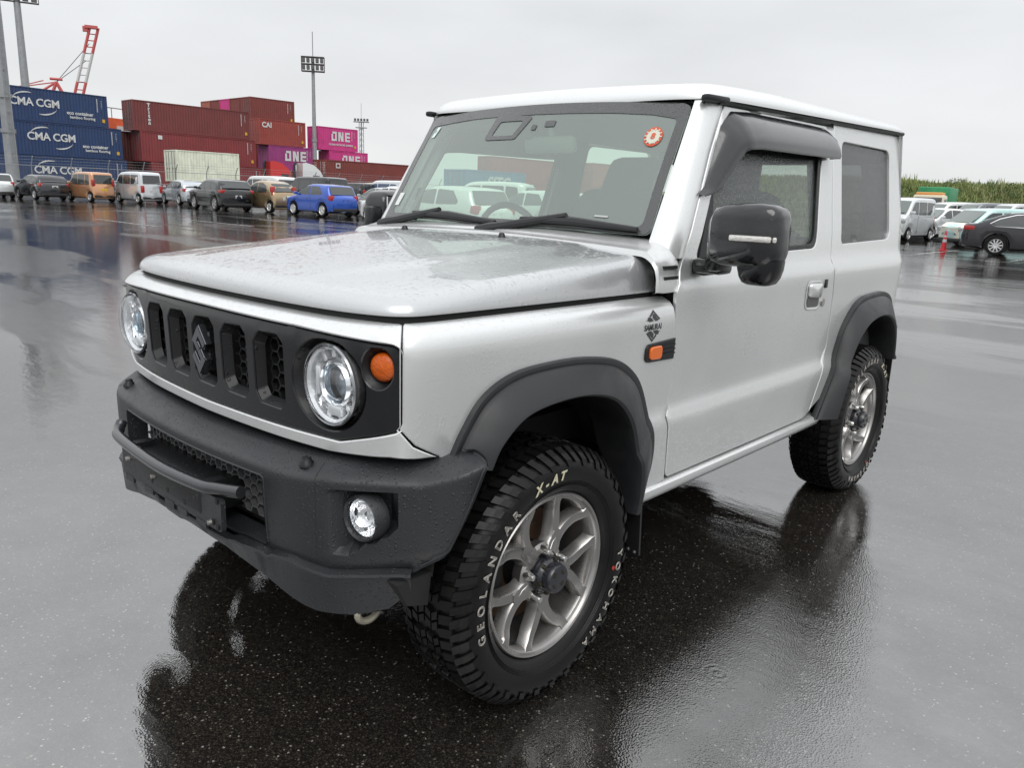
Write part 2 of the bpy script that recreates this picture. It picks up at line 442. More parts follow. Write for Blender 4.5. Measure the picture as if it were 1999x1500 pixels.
def catmull(pts, n=12):
    P = np.array(pts,float); P = np.vstack([2*P[0]-P[1],P,2*P[-1]-P[-2]]); out = []
    for i in range(1,len(P)-2):
        p0,p1,p2,p3 = P[i-1:i+3]
        for k in range(n):
            t = k/n; out.append(.5*((2*p1)+(-p0+p2)*t+(2*p0-5*p1+4*p2-p3)*t*t+(-p0+3*p1-3*p2+p3)*t**3))
    out.append(P[-2]); return np.array(out)
class Path:
    def __init__(s, pts, n=12):
        if pts[0][0] == 0:      # symmetric about the centre line: mirrored phantom point keeps the tangent square
            q = catmull([(-pts[1][0],pts[1][1])]+list(pts),n); s.P = q[n:]
        else: s.P = catmull(pts,n)
        d = np.hypot(*np.diff(s.P,axis=0).T); s.L = np.concatenate([[0],np.cumsum(d)])
        t = np.gradient(s.P,axis=0); t /= np.hypot(t[:,0],t[:,1])[:,None]; s.N = np.stack([t[:,1],-t[:,0]],1)
        if pts[0][0] == 0: s.N[0] = (0,-1)
        s.c = [float(v) for v in (0,)]
    def at(s,u):
        p = (np.interp(u,s.L,s.P[:,0]), np.interp(u,s.L,s.P[:,1]))
        a,b = np.interp(u,s.L,s.N[:,0]), np.interp(u,s.L,s.N[:,1]); h = math.hypot(a,b)
        return p,(a/h,b/h)
    def uy(s,y): return float(np.interp(y,s.P[:,1],s.L))
    def ux(s,x):
        k = int(np.argmax(s.P[:,1]>-.2)); return float(np.interp(x,s.P[:k,0],s.L[:k]))
body = Path([(0,-.533),(.3,-.524),(.5,-.500),(.60,-.478),(.66,-.453),(.695,-.415),(.708,-.36),(.713,-.30),(.718,-.1),(.724,.3),(.729,.7),(.735,1.4),(.735,2.3),(.735,2.56),(.728,2.64),(.695,2.70),(.5,2.735),(0,2.74)])
TD = np.array([(.36,.36,.022),(.42,.42,.012),(.60,.60,.001),(.63,.63,.0),(.655,.655,.004),(.672,.672,.013),(.70,.70,.014),(.95,.95,.006),(1.03,1.03,.001),(1.055,1.055,.001),(1.07,1.07,.006),(1.085,1.085,.016),(1.105,1.105,.021),(1.2,1.2,.030),(1.62,1.62,.095),(1.7,1.7,.11)])
TF = np.array([(.36,.36,.022),(.42,.42,.012),(.60,.60,.001),(.63,.63,.0),(.655,.655,.004),(.672,.672,.010),(.70,.70,.010),(.95,.95,.002),(.975,.975,.003),(.99,.99,.007),(1.0,1.001,.013),(1.02,1.011,.026),(1.04,1.018,.040),(1.055,1.021,.053),(1.066,1.016,.0585),(1.10,.985,.061)])
def mkS(path, T, off=0.):
    vv = np.linspace(T[0,0],T[-1,0],400); zz = np.interp(vv,T[:,0],T[:,1]); dd = np.interp(vv,T[:,0],T[:,2])
    k = np.array([1,4,6,4,1.]); k /= k.sum()
    zz[2:-2] = np.convolve(zz,k,'valid'); dd[2:-2] = np.convolve(dd,k,'valid')
    def S(u,v):
        s = 1
        if u < 0: u = -u; s = -1
        p,n = path.at(u); z = float(np.interp(v,vv,zz)); d = float(np.interp(v,vv,dd))-off
        return (s*(p[0]-n[0]*d), p[1]-n[1]*d, z)
    return S
SD = mkS(body,TD); SF = mkS(body,TF)
def mir(S):
    def f(u,v):
        x,y,z = S(u,v); return (-x,y,z)
    return f
def offs(S,d,eps=1e-4):
    def f(u,v):
        p = np.array(S(u,v)); n = np.cross(np.array(S(u+eps,v))-np.array(S(u-eps,v)), np.array(S(u,v+eps))-np.array(S(u,v-eps)))
        l = np.linalg.norm(n); return tuple(p+n/(l or 1)*d)
    return f
uy = body.uy; ux = body.ux
# both sides helper
def both(fn):
    for s in (1,-1): fn(s)
def spanel(name, s, outer, holes, S, mat, **k):
    if s > 0: return panel(name, outer, holes, S, mat, car, **k)
    o = panel(name, outer, holes, S, mat, car, **k)
    me = o.data; me.transform(Matrix.Diagonal((-1,1,1,1))); me.flip_normals(); return o
def mirror_copy(o):
    c = o.copy(); c.data = o.data.copy(); c.data.transform(Matrix.Diagonal((-1,1,1,1))); c.data.flip_normals(); COL.objects.link(c)
    c.parent = o.parent
    return c

archF = [(-.325,.705),(-.283,.780),(-.225,.848),(-.127,.889),(.02,.899),(.165,.892),(.294,.866),(.389,.806),(.450,.710),(.485,.61),(.490,.53),(.470,.455),(.455,.425)]
archR = [(1.745,.425),(1.800,.52),(1.881,.67),(1.938,.797),(2.03,.88),(2.12,.915),(2.255,.925),(2.40,.925),(2.49,.90),(2.545,.85),(2.58,.76),(2.60,.66)]
def cut(a, yc, k=.965): return [(yc+(y-yc)*k, .40+(z-.40)*k) for y,z in a]
archFc = [archF[0]]+cut(archF[1:-2],.06)+archF[-2:]; archRc = [archR[0]]+cut(archR[1:-1],2.26)+[archR[-1]]
def inner_poly(a, d): return [(uy(y),z) for y,z in a]

# --- front wings
g_edge = ux(.683)
f_out = [(g_edge,1.085),(g_edge,.812),(g_edge-.006,.800),(ux(.69)+.02,.762),(uy(-.345),.728)] + [(uy(y),z) for y,z in archFc] + \
        [(uy(.50),.432),(uy(.60),.440),(uy(.598),.47),(uy(.578),.62),(uy(.566),.655),(uy(.582),.668),(uy(.583),.89),(uy(.560),1.03),(uy(.560),1.085)]
both(lambda s: spanel('front_wing', s, f_out, [], SF, SILVER, step=.022))
# --- doors
W_HOLE = rpoly([(uy(.682),1.118,.02),(uy(1.585),1.139,.045),(uy(1.612),1.19,.02),(uy(1.748),1.60,.03),(uy(1.742),1.600,.01),(uy(.945),1.583,.04)])
D_HOLE = rpoly([(uy(.690),1.124,.02),(uy(1.600),1.139,.05),(uy(1.665),1.46,.05),(uy(1.70),1.590,.05),(uy(.945),1.580,.05)])
d_out = rpoly([(uy(.606),.446,.03),(uy(1.635),.446,.07),(uy(1.70),.475,.05),(uy(1.775),.65,.03),(uy(1.806),.73,.05),(uy(1.79),.95,.2),(uy(1.752),1.07,.1),(uy(1.765),1.30,.1),(uy(1.800),1.603,.015),(uy(.900),1.594,.012),(uy(.799),1.439,.1),(uy(.673),1.216,.02),(uy(.590),1.079,.02),(uy(.566),1.035,.01),(uy(.589),.89,.05),(uy(.589),.672,.0),(uy(.572),.655,0),(uy(.585),.62,0)])
both(lambda s: spanel('door', s, d_out, [D_HOLE], SD, SILVER, step=.026, hole_thick=.03))
# --- rear quarters
UQ = uy(2.70)
q_out = [(uy(1.640),.446)]+[(uy(y),z) for y,z in archRc[1:-1]]+[(uy(2.62),.66),(UQ+.02,.66),(UQ+.02,1.648),(uy(1.806),1.625),(uy(1.771),1.30),(uy(1.758),1.07),(uy(1.796),.95),(uy(1.812),.73),(uy(1.781),.65),(uy(1.706),.472)]
Q_HOLE = rpoly([(uy(1.858),1.150,.03),(uy(2.46),1.163,.05),(uy(2.475),1.557,.05),(uy(1.885),1.557,.04)])
both(lambda s: spanel('rear_quarter_panel', s, q_out, [Q_HOLE], SD, SILVER, step=.026, hole_thick=.022))
# --- tail panel with its window
def ST(x,z):
    d = float(np.interp(z,TD[:,0],TD[:,2])); return (-x, 2.738-.012*(x/.68)**2-d*.6, z)
t_hole = rpoly([(-.50,1.14,.05),(.50,1.14,.05),(.46,1.53,.06),(-.46,1.53,.06)])
panel('tail_gate', rpoly([(-.665,.50,.03),(.665,.50,.03),(.60,1.63,.03),(-.60,1.63,.03)]), [t_hole], ST, SILVER, car, step=.05)
STg = lambda x,z: (lambda p:(p[0],p[1]-.012,p[2]))(ST(x,z))
panel('rear_window', rpoly([(-.52,1.12,.05),(.52,1.12,.05),(.48,1.55,.06),(-.48,1.55,.06)]), [], STg, glass('rear_glass',(.80,.86,.80),.5), car, step=.08, thick=.003)

# --- silver surround of the grille
top_v, bot_v = 1.085, .722
GR = rpoly([(-.055+.0,.9945,0),(.40,.993,0),(ux(.645),.985,.01),(ux(.681),.968,.022),(ux(.681),.800,.014),(ux(.672),.790,.01),(.535,.7495,.02),(0,.7425,0)])
GRh = [p for p in rpoly([(0,.995,0),(.40,.993,0),(ux(.684),.983,.034),(ux(.684),.800,.018),(ux(.672),.790,.012),(.535,.7495,.02),(0,.7425,0)]) ]
GRfull = GRh + [(-x,y) for x,y in GRh[::-1][1:-1]]
fp_half = [(0,top_v),(g_edge-.004,top_v),(g_edge-.004,.806),(g_edge-.010,.798),(ux(.69)+.014,.759),(uy(-.350),.727),(ux(.66),.735),(.50,.7205),(0,.715)]
fp_out = fp_half + [(-x,y) for x,y in fp_half[::-1][1:-1]]
# the opening is a touch smaller than the grille panel that sits in it
panel('front_panel', fp_out, [GRfull], SF, SILVER, car, step=.022, hole_thick=.02)

# --- black grille panel
SG = offs(SF,-.004)
slots = []
for k in range(-2,3):
    c = .1485*k + (.0 if k == 0 else .0); w = .0575
    slots.append([(c-w,.815),(c-w,.935),(c-w+.022,.962),(c+w-.022,.964),(c+w,.946),(c+w,.806),(c+w-.018,.788),(c-w+.018,.790)])
slots = [rpoly([(x,y,.012) for x,y in s],3) for s in slots]
def ell(cx,cy,a,b,n=40,p=2.0):
    return [(cx+a*math.copysign(abs(math.cos(t))**(2/p),math.cos(t)), cy+b*math.copysign(abs(math.sin(t))**(2/p),math.sin(t))) for t in [2*math.pi*i/n for i in range(n)]]
HLC = (.498,.873); SGC = (.644,.931)
HL = ell(HLC[0],HLC[1],.112,.104); SGN = ell(SGC[0]-.003,SGC[1]-.002,.0395,.046,28)
mirx = lambda l: [(-x,y) for x,y in l]
g_poly = [(x*.9975,y) for x,y in offset(resample(GRfull,.03) if area(GRfull)>0 else resample(GRfull[::-1],.03), .0025)]
GRILLE = panel('grille', g_poly, slots+[HL,mirx(HL),SGN,mirx(SGN)], SG, BLACKG, car, step=.022, thick=.012, edge=.003)
def ring_wall(name, l0, l1, S0, d0, d1, mat, par=car, mid=None):
    A = offs(S0,d0); B = offs(S0,d1)
    rings = [[A(*p) for p in l0]]
    if mid: rings.append([offs(S0,mid[1])(*p) for p in mid[0]])
    rings.append([B(*p) for p in l1])
    return loft(name, [r_+[r_[0]] for r_ in rings], mat, par, angle=30)
grill_walls = []
def lerp_loop(a, c, f, fy=None): fy = fy or f; return [(c[0]+(x-c[0])*f, c[1]+(y-c[1])*fy) for x,y in a]
hexm = MB()
def bar3(mb, p, q, w, d):
    """small flat honeycomb bar between p and q (3D), depth along +y"""
    p = Vector(p); q = Vector(q); t = (q-p).normalized(); n = t.cross(Vector((0,1,0))).normalized()*w/2; D = Vector((0,d,0)); e = t*w*.3
    a,b = p-e,q+e
    vs = [a-n,a+n,b+n,b-n]; vs += [v+D for v in vs]
    mb.add(vs, [(0,1,2,3),(0,4,5,1),(2,6,7,3),(1,5,6,2),(0,3,7,4)])
def hexgrid(mb, test, pos, x0,x1,z0,z1, a, w, d):
    """honeycomb with cell edge a; test(x,z) keeps; pos maps to 3D"""
    dx = a*1.5; dz = a*math.sqrt(3)
    done = set()
    i0 = int((x0)/dx)-2
    for i in range(i0, int(x1/dx)+3):
        for j in range(int(z0/dz)-2, int(z1/dz)+3):
            cx = i*dx; cz = j*dz+(dz/2 if i%2 else 0)
            for k in range(6):
                t0 = math.pi/3*k; t1 = t0+math.pi/3
                p = (cx+a*math.cos(t0), cz+a*math.sin(t0)); q = (cx+a*math.cos(t1), cz+a*math.sin(t1))
                key = (round((p[0]+q[0])*500),round((p[1]+q[1])*500))
                if key in done: continue
                if test((p[0]+q[0])/2,(p[1]+q[1])/2):
                    done.add(key); bar3(mb, pos(*p), pos(*q), w, d)
for k,s in enumerate(slots):
    cx = .1485*(k-2); c = (cx,.876)
    inn = lerp_loop(s, c, .82, .85)
    grill_walls.append(ring_wall('slot_surround', s, inn, SG, -.004, -.026, BLACKM, GRILLE))
    if k != 2:
        zs = [p[1] for p in inn]; 
        hexgrid(hexm, lambda x,z,cx=cx: abs(x-cx) < .046 and .808 < z < .948, lambda x,z: (x,SG(x,.87)[1]+.031,z), cx-.05,cx+.05,.80,.95, .0185, .0045, .016)
hexm.build('grille_mesh', BLACKM, GRILLE)['kind'] = 'stuff'
mb = MB(); mb.box((0,-.455,.872),(.80,.01,.21)); mb.build('grille_backing', DARK, GRILLE)
# lamp bowls in the grille
def bowls(s):
    hl = HL if s>0 else mirx(HL); sg = SGN if s>0 else mirx(SGN); sx = s
    l1 = ell(s*.506,.875,.094,.094)
    l1 = l1 if s>0 else [(2*s*.506-x,y) for x,y in l1]
    P0 = [offs(SG,-.003)(*p) for p in hl]
    P1 = [(x,-.480+ .02*(abs(x)-.506)+.0,z) for x,z in l1]
    P0 += [P0[0]]; P1 += [P1[0]]
    mid = [tuple((np.array(a)*.45+np.array(b)*.55)+np.array((0,.010,0))) for a,b in zip(P0,P1)]
    loft('lamp_bowl', [P0,mid,P1], BLACKM, GRILLE, angle=60)
    c1 = ell(s*.632,.930,.033,.033,28); c1 = c1 if s>0 else [(2*s*.632-x,y) for x,y in c1]
    Q0 = [offs(SG,-.003)(*p) for p in sg]; Q1 = [(x,-.437+.45*(abs(x)-.632),z) for x,z in c1]; Q0 += [Q0[0]]; Q1 += [Q1[0]]
    loft('signal_bowl', [Q0,Q1], BLACKM, GRILLE, angle=60)
both(bowls)

# --- headlights: clear domed lens, faceted reflector, projector
def headlight(s):
    c = Vector((s*.505,-.480,.875)); M = Matrix.Rotation(s*R(1),3,'Z') @ Matrix.Rotation(R(90),3,'X')   # local z -> -y
    mb = MB(); mb.lathe([(.0955,.004),(.0975,.012),(.0945,.017),(.0905,.013),(.089,.0)], c, 'Z', 48, M); hl = mb.build('headlight', pbr('lamp_rim',(.30,.31,.32),.22,.7), car)
    mb = MB(); mb.lathe([(.090,.004),(.086,-.012),(.072,-.034),(.058,-.042)], c, 'Z', 36, M)
    mb.lathe([(.089,.012),(.082,.006),(.080,-.008)], c, 'Z', 48, M)
    # stepped facets on the reflector
    for a in range(0,360,30):
        ra = R(a+8); 
        for rr,hh in ((.074,-.016),):
            d = M@Vector((rr*math.cos(ra), rr*math.sin(ra), hh)); mb.box(c+d, (.026,.014,.018), 0, M@Matrix.Rotation(ra,3,'Z'), .003)
    mb.build('reflector', CHROMEF, hl)
    mb = MB(); mb.lathe([(.054,-.040),(.056,-.006),(.050,.002),(.045,-.004),(.043,-.02)], c, 'Z', 40, M); mb.build('projector_ring', CHROME, hl)
    mb = MB(); mb.lathe([(.0435,-.022),(.040,-.006),(.030,.006),(.016,.013),(.0,.015)], c, 'Z', 32, M); mb.build('projector_lens', glass('projector_glass',(.80,.86,.90),2.2), hl)
    mb = MB(); mb.lathe([(.042,-.035),(.0,-.035)], c, 'Z', 32, M); mb.build('projector_shutter', pbr('shutter_grey',(.45,.47,.50),.25,.6), hl)
    # lower daylight chamber and side wing
    mb = MB()
    d = M@Vector((.004*s,-.062,-.006)); mb.box(c+d,(.052,.026,.02),0,M,.005)
    d = M@Vector((-.060*s,.0,-.006)); mb.box(c+d,(.012,.070,.02),0,M,.003)
    mb.build('inner_chamber', pbr('chamber_satin',(.85,.87,.88),.22,.5), hl)
    mb = MB(); mb.lathe([(.0895,.013),(.084,.024),(.066,.035),(.040,.043),(.0,.046)], c, 'Z', 48, M); mb.build('lens', GLASS_L, hl)
    T = Matrix.Translation(c) @ Matrix.Scale(.955,4) @ Matrix.Translation(-c)
    for o in [hl]+list(hl.children): o.data.transform(T)
both(headlight)
def signal(s):
    c = Vector((s*.632,-.440,.930)); M = Matrix.Rotation(s*R(22),3,'Z') @ Matrix.Rotation(R(90),3,'X')
    mb = MB(); mb.lathe([(.0315,-.004),(.0315,.004),(.028,.009),(.018,.013),(.0,.015)], c, 'Z', 32, M); mb.build('turn_signal', ORANGE, car)
both(signal)

# --- emblem: slanted S of two interlocking hooks, bevelled
def emblem():
    S1 = [(-.62,.42),(-.10,1.0),(.02,1.0),(.62,.42),(.62,.20),(.36,-.03),(.13,.19),(.02,.08),(.12,.22),(-.06,.60),(-.20,.52),(.10,.10),(-.12,-.10)]
    up_ = [(0.0,1.0),(.62,.40),(.36,.14),(.04,.46),(-.06,.36),(.70,-.38),(.44,-.60),(.50,-.56)]
    # upper hook: from tip, band runs down-right; lower hook is its point mirror
    hookA = [(-.66,.36),(0,1.0),(.66,.36),(.40,.10),(.02,.46),(-.08,.36),(.26,.02),(.02,-.22),(-.60,.36)]
    hookA = [(-.68,.34),(0.02,1.0),(.68,.34),(.42,.09),(.03,.46),(-.09,.35),(.42,-.14),(.68,-.40),(.50,-.58),(-.42,.30)]
    band = []
    mb = MB()
    h = .067; w = .053
    def put(poly, y0, y1, sc=1.):
        poly = [(x*w,z*h) for x,z in poly]
        mb.prism(poly, lambda a,b: (a,y0,.878+b), lambda a,b: (a,y1,.878+b))
    P = [(-.72,.30),(.0,1.0),(.72,.30),(.46,.05),(0.04,.47),(-.07,.37),(.60,-.27),(.60,-.55),(.50,-.60),(-.30,.18),(-.52,.40)]
    upper = [(-.70,.28),(0,1.0),(.70,.30),(.44,.05),(.0,.47),(-.12,.36),(.13,.12),(-.10,-.10),(-.42,.22),(-.56,.14)]
    upper = [(-.70,.32),(.0,1.0),(.70,.32),(.44,.06),(.02,.46),(-.10,.34),(.70,-.42),(.50,-.44),(-.46,.34),(-.58,.20)]
    U = [(-.72,.30),(.0,1.0),(.72,.30),(.46,.05),(.02,.47),(-.12,.34),(.16,.07),(-.08,-.16),(-.46,.20)]
    V = [(-x,-z) for x,z in U]
    for poly in (U,V):
        q = offset(resample([(x,z) for x,z in poly][::1] if area(poly)>0 else poly[::-1], 9), .05)
        full = poly if area(poly)>0 else poly[::-1]
        full = resample(full, 9)
        mb.prism([(x*w,z*h) for x,z in full], lambda a,b:(a,-.520,.878+b), lambda a,b:(a,-.536,.878+b))
        mb.prism([(x*w,z*h) for x,z in q], lambda a,b:(a,-.536,.878+b), lambda a,b:(a,-.5395,.878+b))
    return mb.build('emblem', pbr('dark_chrome',(.16,.165,.18),.2,.9,.5), GRILLE, smooth=False)
emblem()
mb = MB(); mb.box((0,-.495,.876),(.05,.05,.10)); mb.build('emblem_mount', BLACKM, GRILLE)

# --- bonnet
def htop(x,y):
    t = min(1,max(0,(y+.47)/.92)); z = 1.0785+.083*(t**.85)
    z -= .024*(abs(x)/.65)**3.0
    # raised centre field with soft creases
    e = (abs(x)-(.30+.16*t))/.012; z += .0055*min(1,t*3)/(1+math.exp(max(-30,min(30,e))))
    return z
hb = Path([(0,-.492),(.3,-.482),(.48,-.462),(.585,-.432),(.635,-.395),(.655,-.33),(.662,-.1),(.668,.2),(.672,.40),(.672,.53)],10)
hf = [tuple(p) for p in hb.P]
h_out = hf + [(-x,y) for x,y in hf[::-1][:-1]]
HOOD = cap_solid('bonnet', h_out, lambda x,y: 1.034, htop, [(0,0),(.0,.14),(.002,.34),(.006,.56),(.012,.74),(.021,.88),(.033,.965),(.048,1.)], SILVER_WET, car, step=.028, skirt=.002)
hs_ = offset(resample(h_out,.03) if area(h_out)>0 else resample(h_out[::-1],.03),.011); hs_ += [hs_[0]]
loft('bonnet_gap_shade', [[(x,y,.985) for x,y in hs_],[(x,y,1.041) for x,y in hs_]], SILVER_SEAM, HOOD)  # black ring added as the shade inside the bonnet shut gap
mb = MB(); mb.box((0,.0,1.00),(1.24,.86,.03)); mb.build('engine_bay_floor', DARK, car)

# --- cowl between bonnet and windscreen, with the vents at its ends
rings = []
for y in (.462,.4635,.468,.480,.495,.51,.53,.55,.565,.580,.60):
    e = 1 if y > .466 else 0; k = max(0,min(1,(y-.470)/.10)); rim = math.exp(-((y-.474)/.012)**2)*.004
    x0 = float(np.interp(y,[.455,.52,.56,.60],[.7215,.7235,.722,.712])); zt = 1.164+.030*k+(0 if e else -.014); rr_ = .060+.025*k
    half = [(x0-.010,1.034),(x0-.0005,1.036),(x0,1.041),(x0-.0015,1.075)]
    zc = zt-rr_*1.0-.012; 
    for q in range(1,9):
        a = R(90*q/8); half.append((x0-.003-(rr_*1.05)*(1-math.cos(a))-.0*k, 1.075+(zt-.014-1.075)*math.sin(a)))
    xe = half[-1][0]
    for t in (.85,.65,.45,.25,.0):
        half.append((xe*t, zt-.014+.014*(1-t*t)*1.+.006*(1-t)))
    half = [(x+(.0 if e else -.004),z+rim) for x,z in half]
    full = half+[(-x,z) for x,z in half[::-1][1:]]
    ybow = lambda x: y+(-.012*(1-(x/.72)**2) if y > .5 else 0)
    rings.append([(x,ybow(x),z) for x,z in full])
COWL = loft('cowl_panel', rings, SILVER, car, angle=50)
def vents(s):
    mb = MB()
    for z in (1.078,1.108):
        mb.box((s*(.7130 if z>1.09 else .7185),.533,z),(.014,.072,.009), 0)
    split(mb.build('wing_vent', DARK, COWL))
both(vents)
mb = MB()
for x in (-.31,.17): mb.lathe([(.0,.012),(.008,.010),(.012,.0),(.013,-.004)],(x,.40,htop(x,.40)+.003),'Z',12)
split(mb.build('washer_nozzle', WIPER, HOOD))

# --- windscreen
WS_T = lambda s: Vector((s*.590,.797,1.592)); WS_B = lambda s: Vector((s*.621,.562,1.192))
def SW(u,v):
    """u -1..1 , v 0..1"""
    T = .590*(1-v)*0+ (.621+(.590-.621)*v); y = .562+(.797-.562)*v; z = 1.192+(1.592-1.192)*v
    b = 1-u*u
    return (u*T, y-.028*b-.006*math.sin(math.pi*v), z+.018*b*v+.003*b)
ws_o = rpoly([(-1,0,.05),(1,0,.05),(1,1,.07),(-1,1,.07)])
ws_i = rpoly([(-.950,.045,.05),(.945,.045,.06),(.945,.87,.03),(.80,.895,.1),(.55,.905,.1),(-.55,.91,.1),(-.950,.89,.04)])
WSC = panel('windscreen', ws_o, [], SW, GLASS_W, car, step=.06, thick=.004, edge=.002)
panel('windscreen_frit', offset(ws_o if area(ws_o)>0 else ws_o[::-1],.004), [ws_i], offs(SW,.0025), FRIT, WSC, step=.05, thick=.002, edge=.001)
# camera housing patch at the top centre
cam_o = rpoly([(-.36,.70,.03),(-.10,.70,.03),(-.02,.90,.03),(-.33,.92,.03)]); cam_i = rpoly([(-.31,.735,.02),(-.13,.735,.02),(-.085,.86,.02),(-.28,.86,.02)])
panel('sensor_frit', cam_o, [cam_i], offs(SW,.0032), FRIT, WSC, step=.05, thick=.002, edge=.001)
# --- pillars
yd = lambda z: float(np.interp(z,[1.03,1.079,1.216,1.439,1.594],[.560,.584,.667,.793,.895]))
def pillar(s):
    rings = []
    for t in np.linspace(0,1,16):
        z = 1.13+(1.600-1.13)*t
        v = (z-1.192)/.4
        I = Vector((.621+(.590-.621)*v, .562+.235*v, z)) + Vector((.004,-.002,0))
        O = Vector(SD(uy(yd(z)),z)); O.x -= .001
        M_ = Vector((O.x*.86+I.x*.14, I.y*.86+O.y*.14-.004, z))
        ring = [I+Vector((-.02,.05,0)), I+Vector((-.001,.008,0))]
        for k in range(9):
            q = k/8; ring.append((1-q)**2*I+2*q*(1-q)*M_+q*q*O)
        ring.append(O+Vector((-.004,.006,0))); ring.append(O+Vector((-.03,.02,0)))
        rings.append([(s*p.x,p.y,p.z) for p in ring])
    loft('windscreen_pillar', rings, SILVER, car, flip=(s<0), angle=60)
both(pillar)
# --- roof
gut = lambda y: 1.600+.045*max(0,(y-.80))/1.9
def rtop(x,y): 
    return 1.662+.026*min(1,max(0,(y-.80)/.5))**.6+.012*max(0,(y-1.3)/1.4)-.014*(x/.64)**2
ro = catmull([(0,.772),(.35,.776),(.50,.780),(.565,.790),(.615,.818),(.645,.865),(.657,.94),(.661,1.3),(.662,2.0),(.662,2.50),(.650,2.60),(.60,2.67),(.3,2.70),(0,2.705)],8)
r_out = [tuple(p) for p in ro]+[(-x,y) for x,y in ro[::-1][1:-1]]
ROOF = cap_solid('roof', r_out, lambda x,y: gut(y)+.004, rtop, [(0,0),(.0,.15),(.003,.32),(.010,.52),(.022,.70),(.036,.86),(.050,.95),(.062,1.)], SILVER, car, step=.05, skirt=.006)
def gutter(s):
    mb = MB(); mb.tube([(s*.646,.86,gut(.86)),(s*.648,1.2,gut(1.2)),(s*.650,2.0,gut(2.0)),(s*.652,2.62,gut(2.6))], .0085, 8); mb.build('roof_gutter_seal', BLACKM, ROOF)
    mb = MB(); mb.box((s*.640,.845,1.607),(.030,.115,.020),s*R(-8),None,.007); mb.build('gutter_end_cap', BLACKM, ROOF)
both(gutter)
mb = MB(); mb.tube([(-.62,.815,1.595),(-.3,.786,1.606),(0,.778,1.610),(.3,.786,1.606),(.62,.815,1.595)],.006,8); mb.build('windscreen_top_seal', BLACKM, car)
# inner roof lining
mb = MB(); mb.box((0,1.72,1.575),(1.20,1.76,.02)); mb.build('roof_lining', CABINL, car)

# --- side windows
def windows(s):
    fr_i = rpoly([(uy(.715),1.142,.02),(uy(1.578),1.156,.05),(uy(1.640),1.46,.05),(uy(1.665),1.565,.03),(uy(.96),1.560,.04)])
    fr_o = offset(resample(D_HOLE if area(D_HOLE)>0 else D_HOLE[::-1],.03),.0015)
    t = spanel('window_trim', s, fr_o, [fr_i], offs(SD,-.003), BLACKM, step=.03, thick=.01)
    sail = rpoly([(uy(.706),1.120,.01),(uy(.78),1.123,.01),(uy(.81),1.31,.01),(uy(.79),1.315,.01)])
    spanel('sail_trim', s, sail, [], offs(SD,.001), BLACKM, step=.03, thick=.008)
    spanel('door_window', s, fr_o, [], offs(SD,-.014), GLASS_D if s>0 else GLASS_DR, step=.08, thick=.003)
    q = offset(resample(Q_HOLE if area(Q_HOLE)>0 else Q_HOLE[::-1],.03),.001)
    spanel('quarter_window', s, q, [], offs(SD,-.012), GLASS_Q if s>0 else GLASS_DR, step=.08, thick=.003)
    # tinted rain visor over the door window
    def visor(p, q_, n=14):
        rings = []
        for y,zt,w in p:
            rings.append([(s*(SD(uy(y),zt)[0]+dx), y+dy*0, zt-dz) for dx,dz in w])
        return rings
    R_ = []
    # leading leg follows the pillar then turns along the roof
    path = [(.715,1.318,.025,.0),(.755,1.342,.055,.1),(.793,1.400,.075,.3),(.830,1.460,.088,.55),(.872,1.530,.105,.8),(.940,1.580,.120,.95),(1.05,1.588,.118,1.),(1.30,1.590,.118,1.),(1.55,1.592,.118,1.),(1.690,1.592,.116,1.),(1.722,1.582,.105,1.)]
    dirs = [(1,-.25),(1,-.3),(1,-.42),(.9,-.5),(.75,-.75),(.25,-1),(0,-1),(0,-1),(0,-1),(0,-1),(-.1,-1)]
    for (y,z,w,k),(dy,dz) in zip(path,dirs):
        h = math.hypot(dy,dz); dy/=h; dz/=h; ring = []
        for f,dx in ((0,.002),(.06,.012),(.14,.024),(.35,.044),(.65,.056),(.90,.060),(1.,.056),(1.0,.050),(.9,.050)):
            yy = y+dy*w*f; zz = z+dz*w*f; x = SD(uy(yy),zz)[0]+dx*(.22+.78*k)
            ring.append((s*x,yy,zz))
        R_.append(ring)
    R2 = []
    for i in range(len(R_)-1):
        for k in range(3): R2.append([tuple(np.array(a)*(1-k/3)+np.array(b)*k/3) for a,b in zip(R_[i],R_[i+1])])
    R2.append(R_[-1]); R2.append([(s*(SD(uy(1.735),p[2])[0]+.006),1.734,p[2]) for p in R_[-1]])
    loft('window_visor', R2, pbr('smoked_acrylic',(.011,.012,.014),.24,0,.6,drops=(80,.3,.35)), car, flip=(s<0), angle=50)
both(windows)

# --- fender flares
SECT = [(0,-.004),(0,.010),(.03,.0175),(.15,.020),(.19,.019),(.22,.027),(.30,.037),(.88,.078),(.97,.081),(1.03,.076),(1.06,.060),(1.06,-.06)]
def flare(s, outer, inner, name, endw):
    o = Path(outer,6).P; L_ = np.concatenate([[0],np.cumsum(np.hypot(*np.diff(o,axis=0).T))]); L_/=L_[-1]
    ii = Path(inner,6).P; Li = np.concatenate([[0],np.cumsum(np.hypot(*np.diff(ii,axis=0).T))]); Li/=Li[-1]
    rings = []
    for i,(y,z) in enumerate(o):
        t = L_[i]; yi = np.interp(t,Li,ii[:,0]); zi = np.interp(t,Li,ii[:,1]); k = endw(t)
        bx = SD(uy(y),z)[0]
        ring = []
        for f,dx in SECT:
            ring.append((s*(bx+dx*(k if dx>.02 else 1) if dx>-.01 or True else 0), y+(yi-y)*f, z+(zi-z)*f))
        rings.append(ring)
    return loft(name, rings, FLARE, car, flip=(s>0), angle=35)
inF = [(-.245,.690),(-.215,.745),(-.14,.800),(-.02,.818),(.10,.812),(.20,.782),(.275,.715),(.318,.63),(.345,.54),(.355,.46),(.352,.415)]
outF = archF
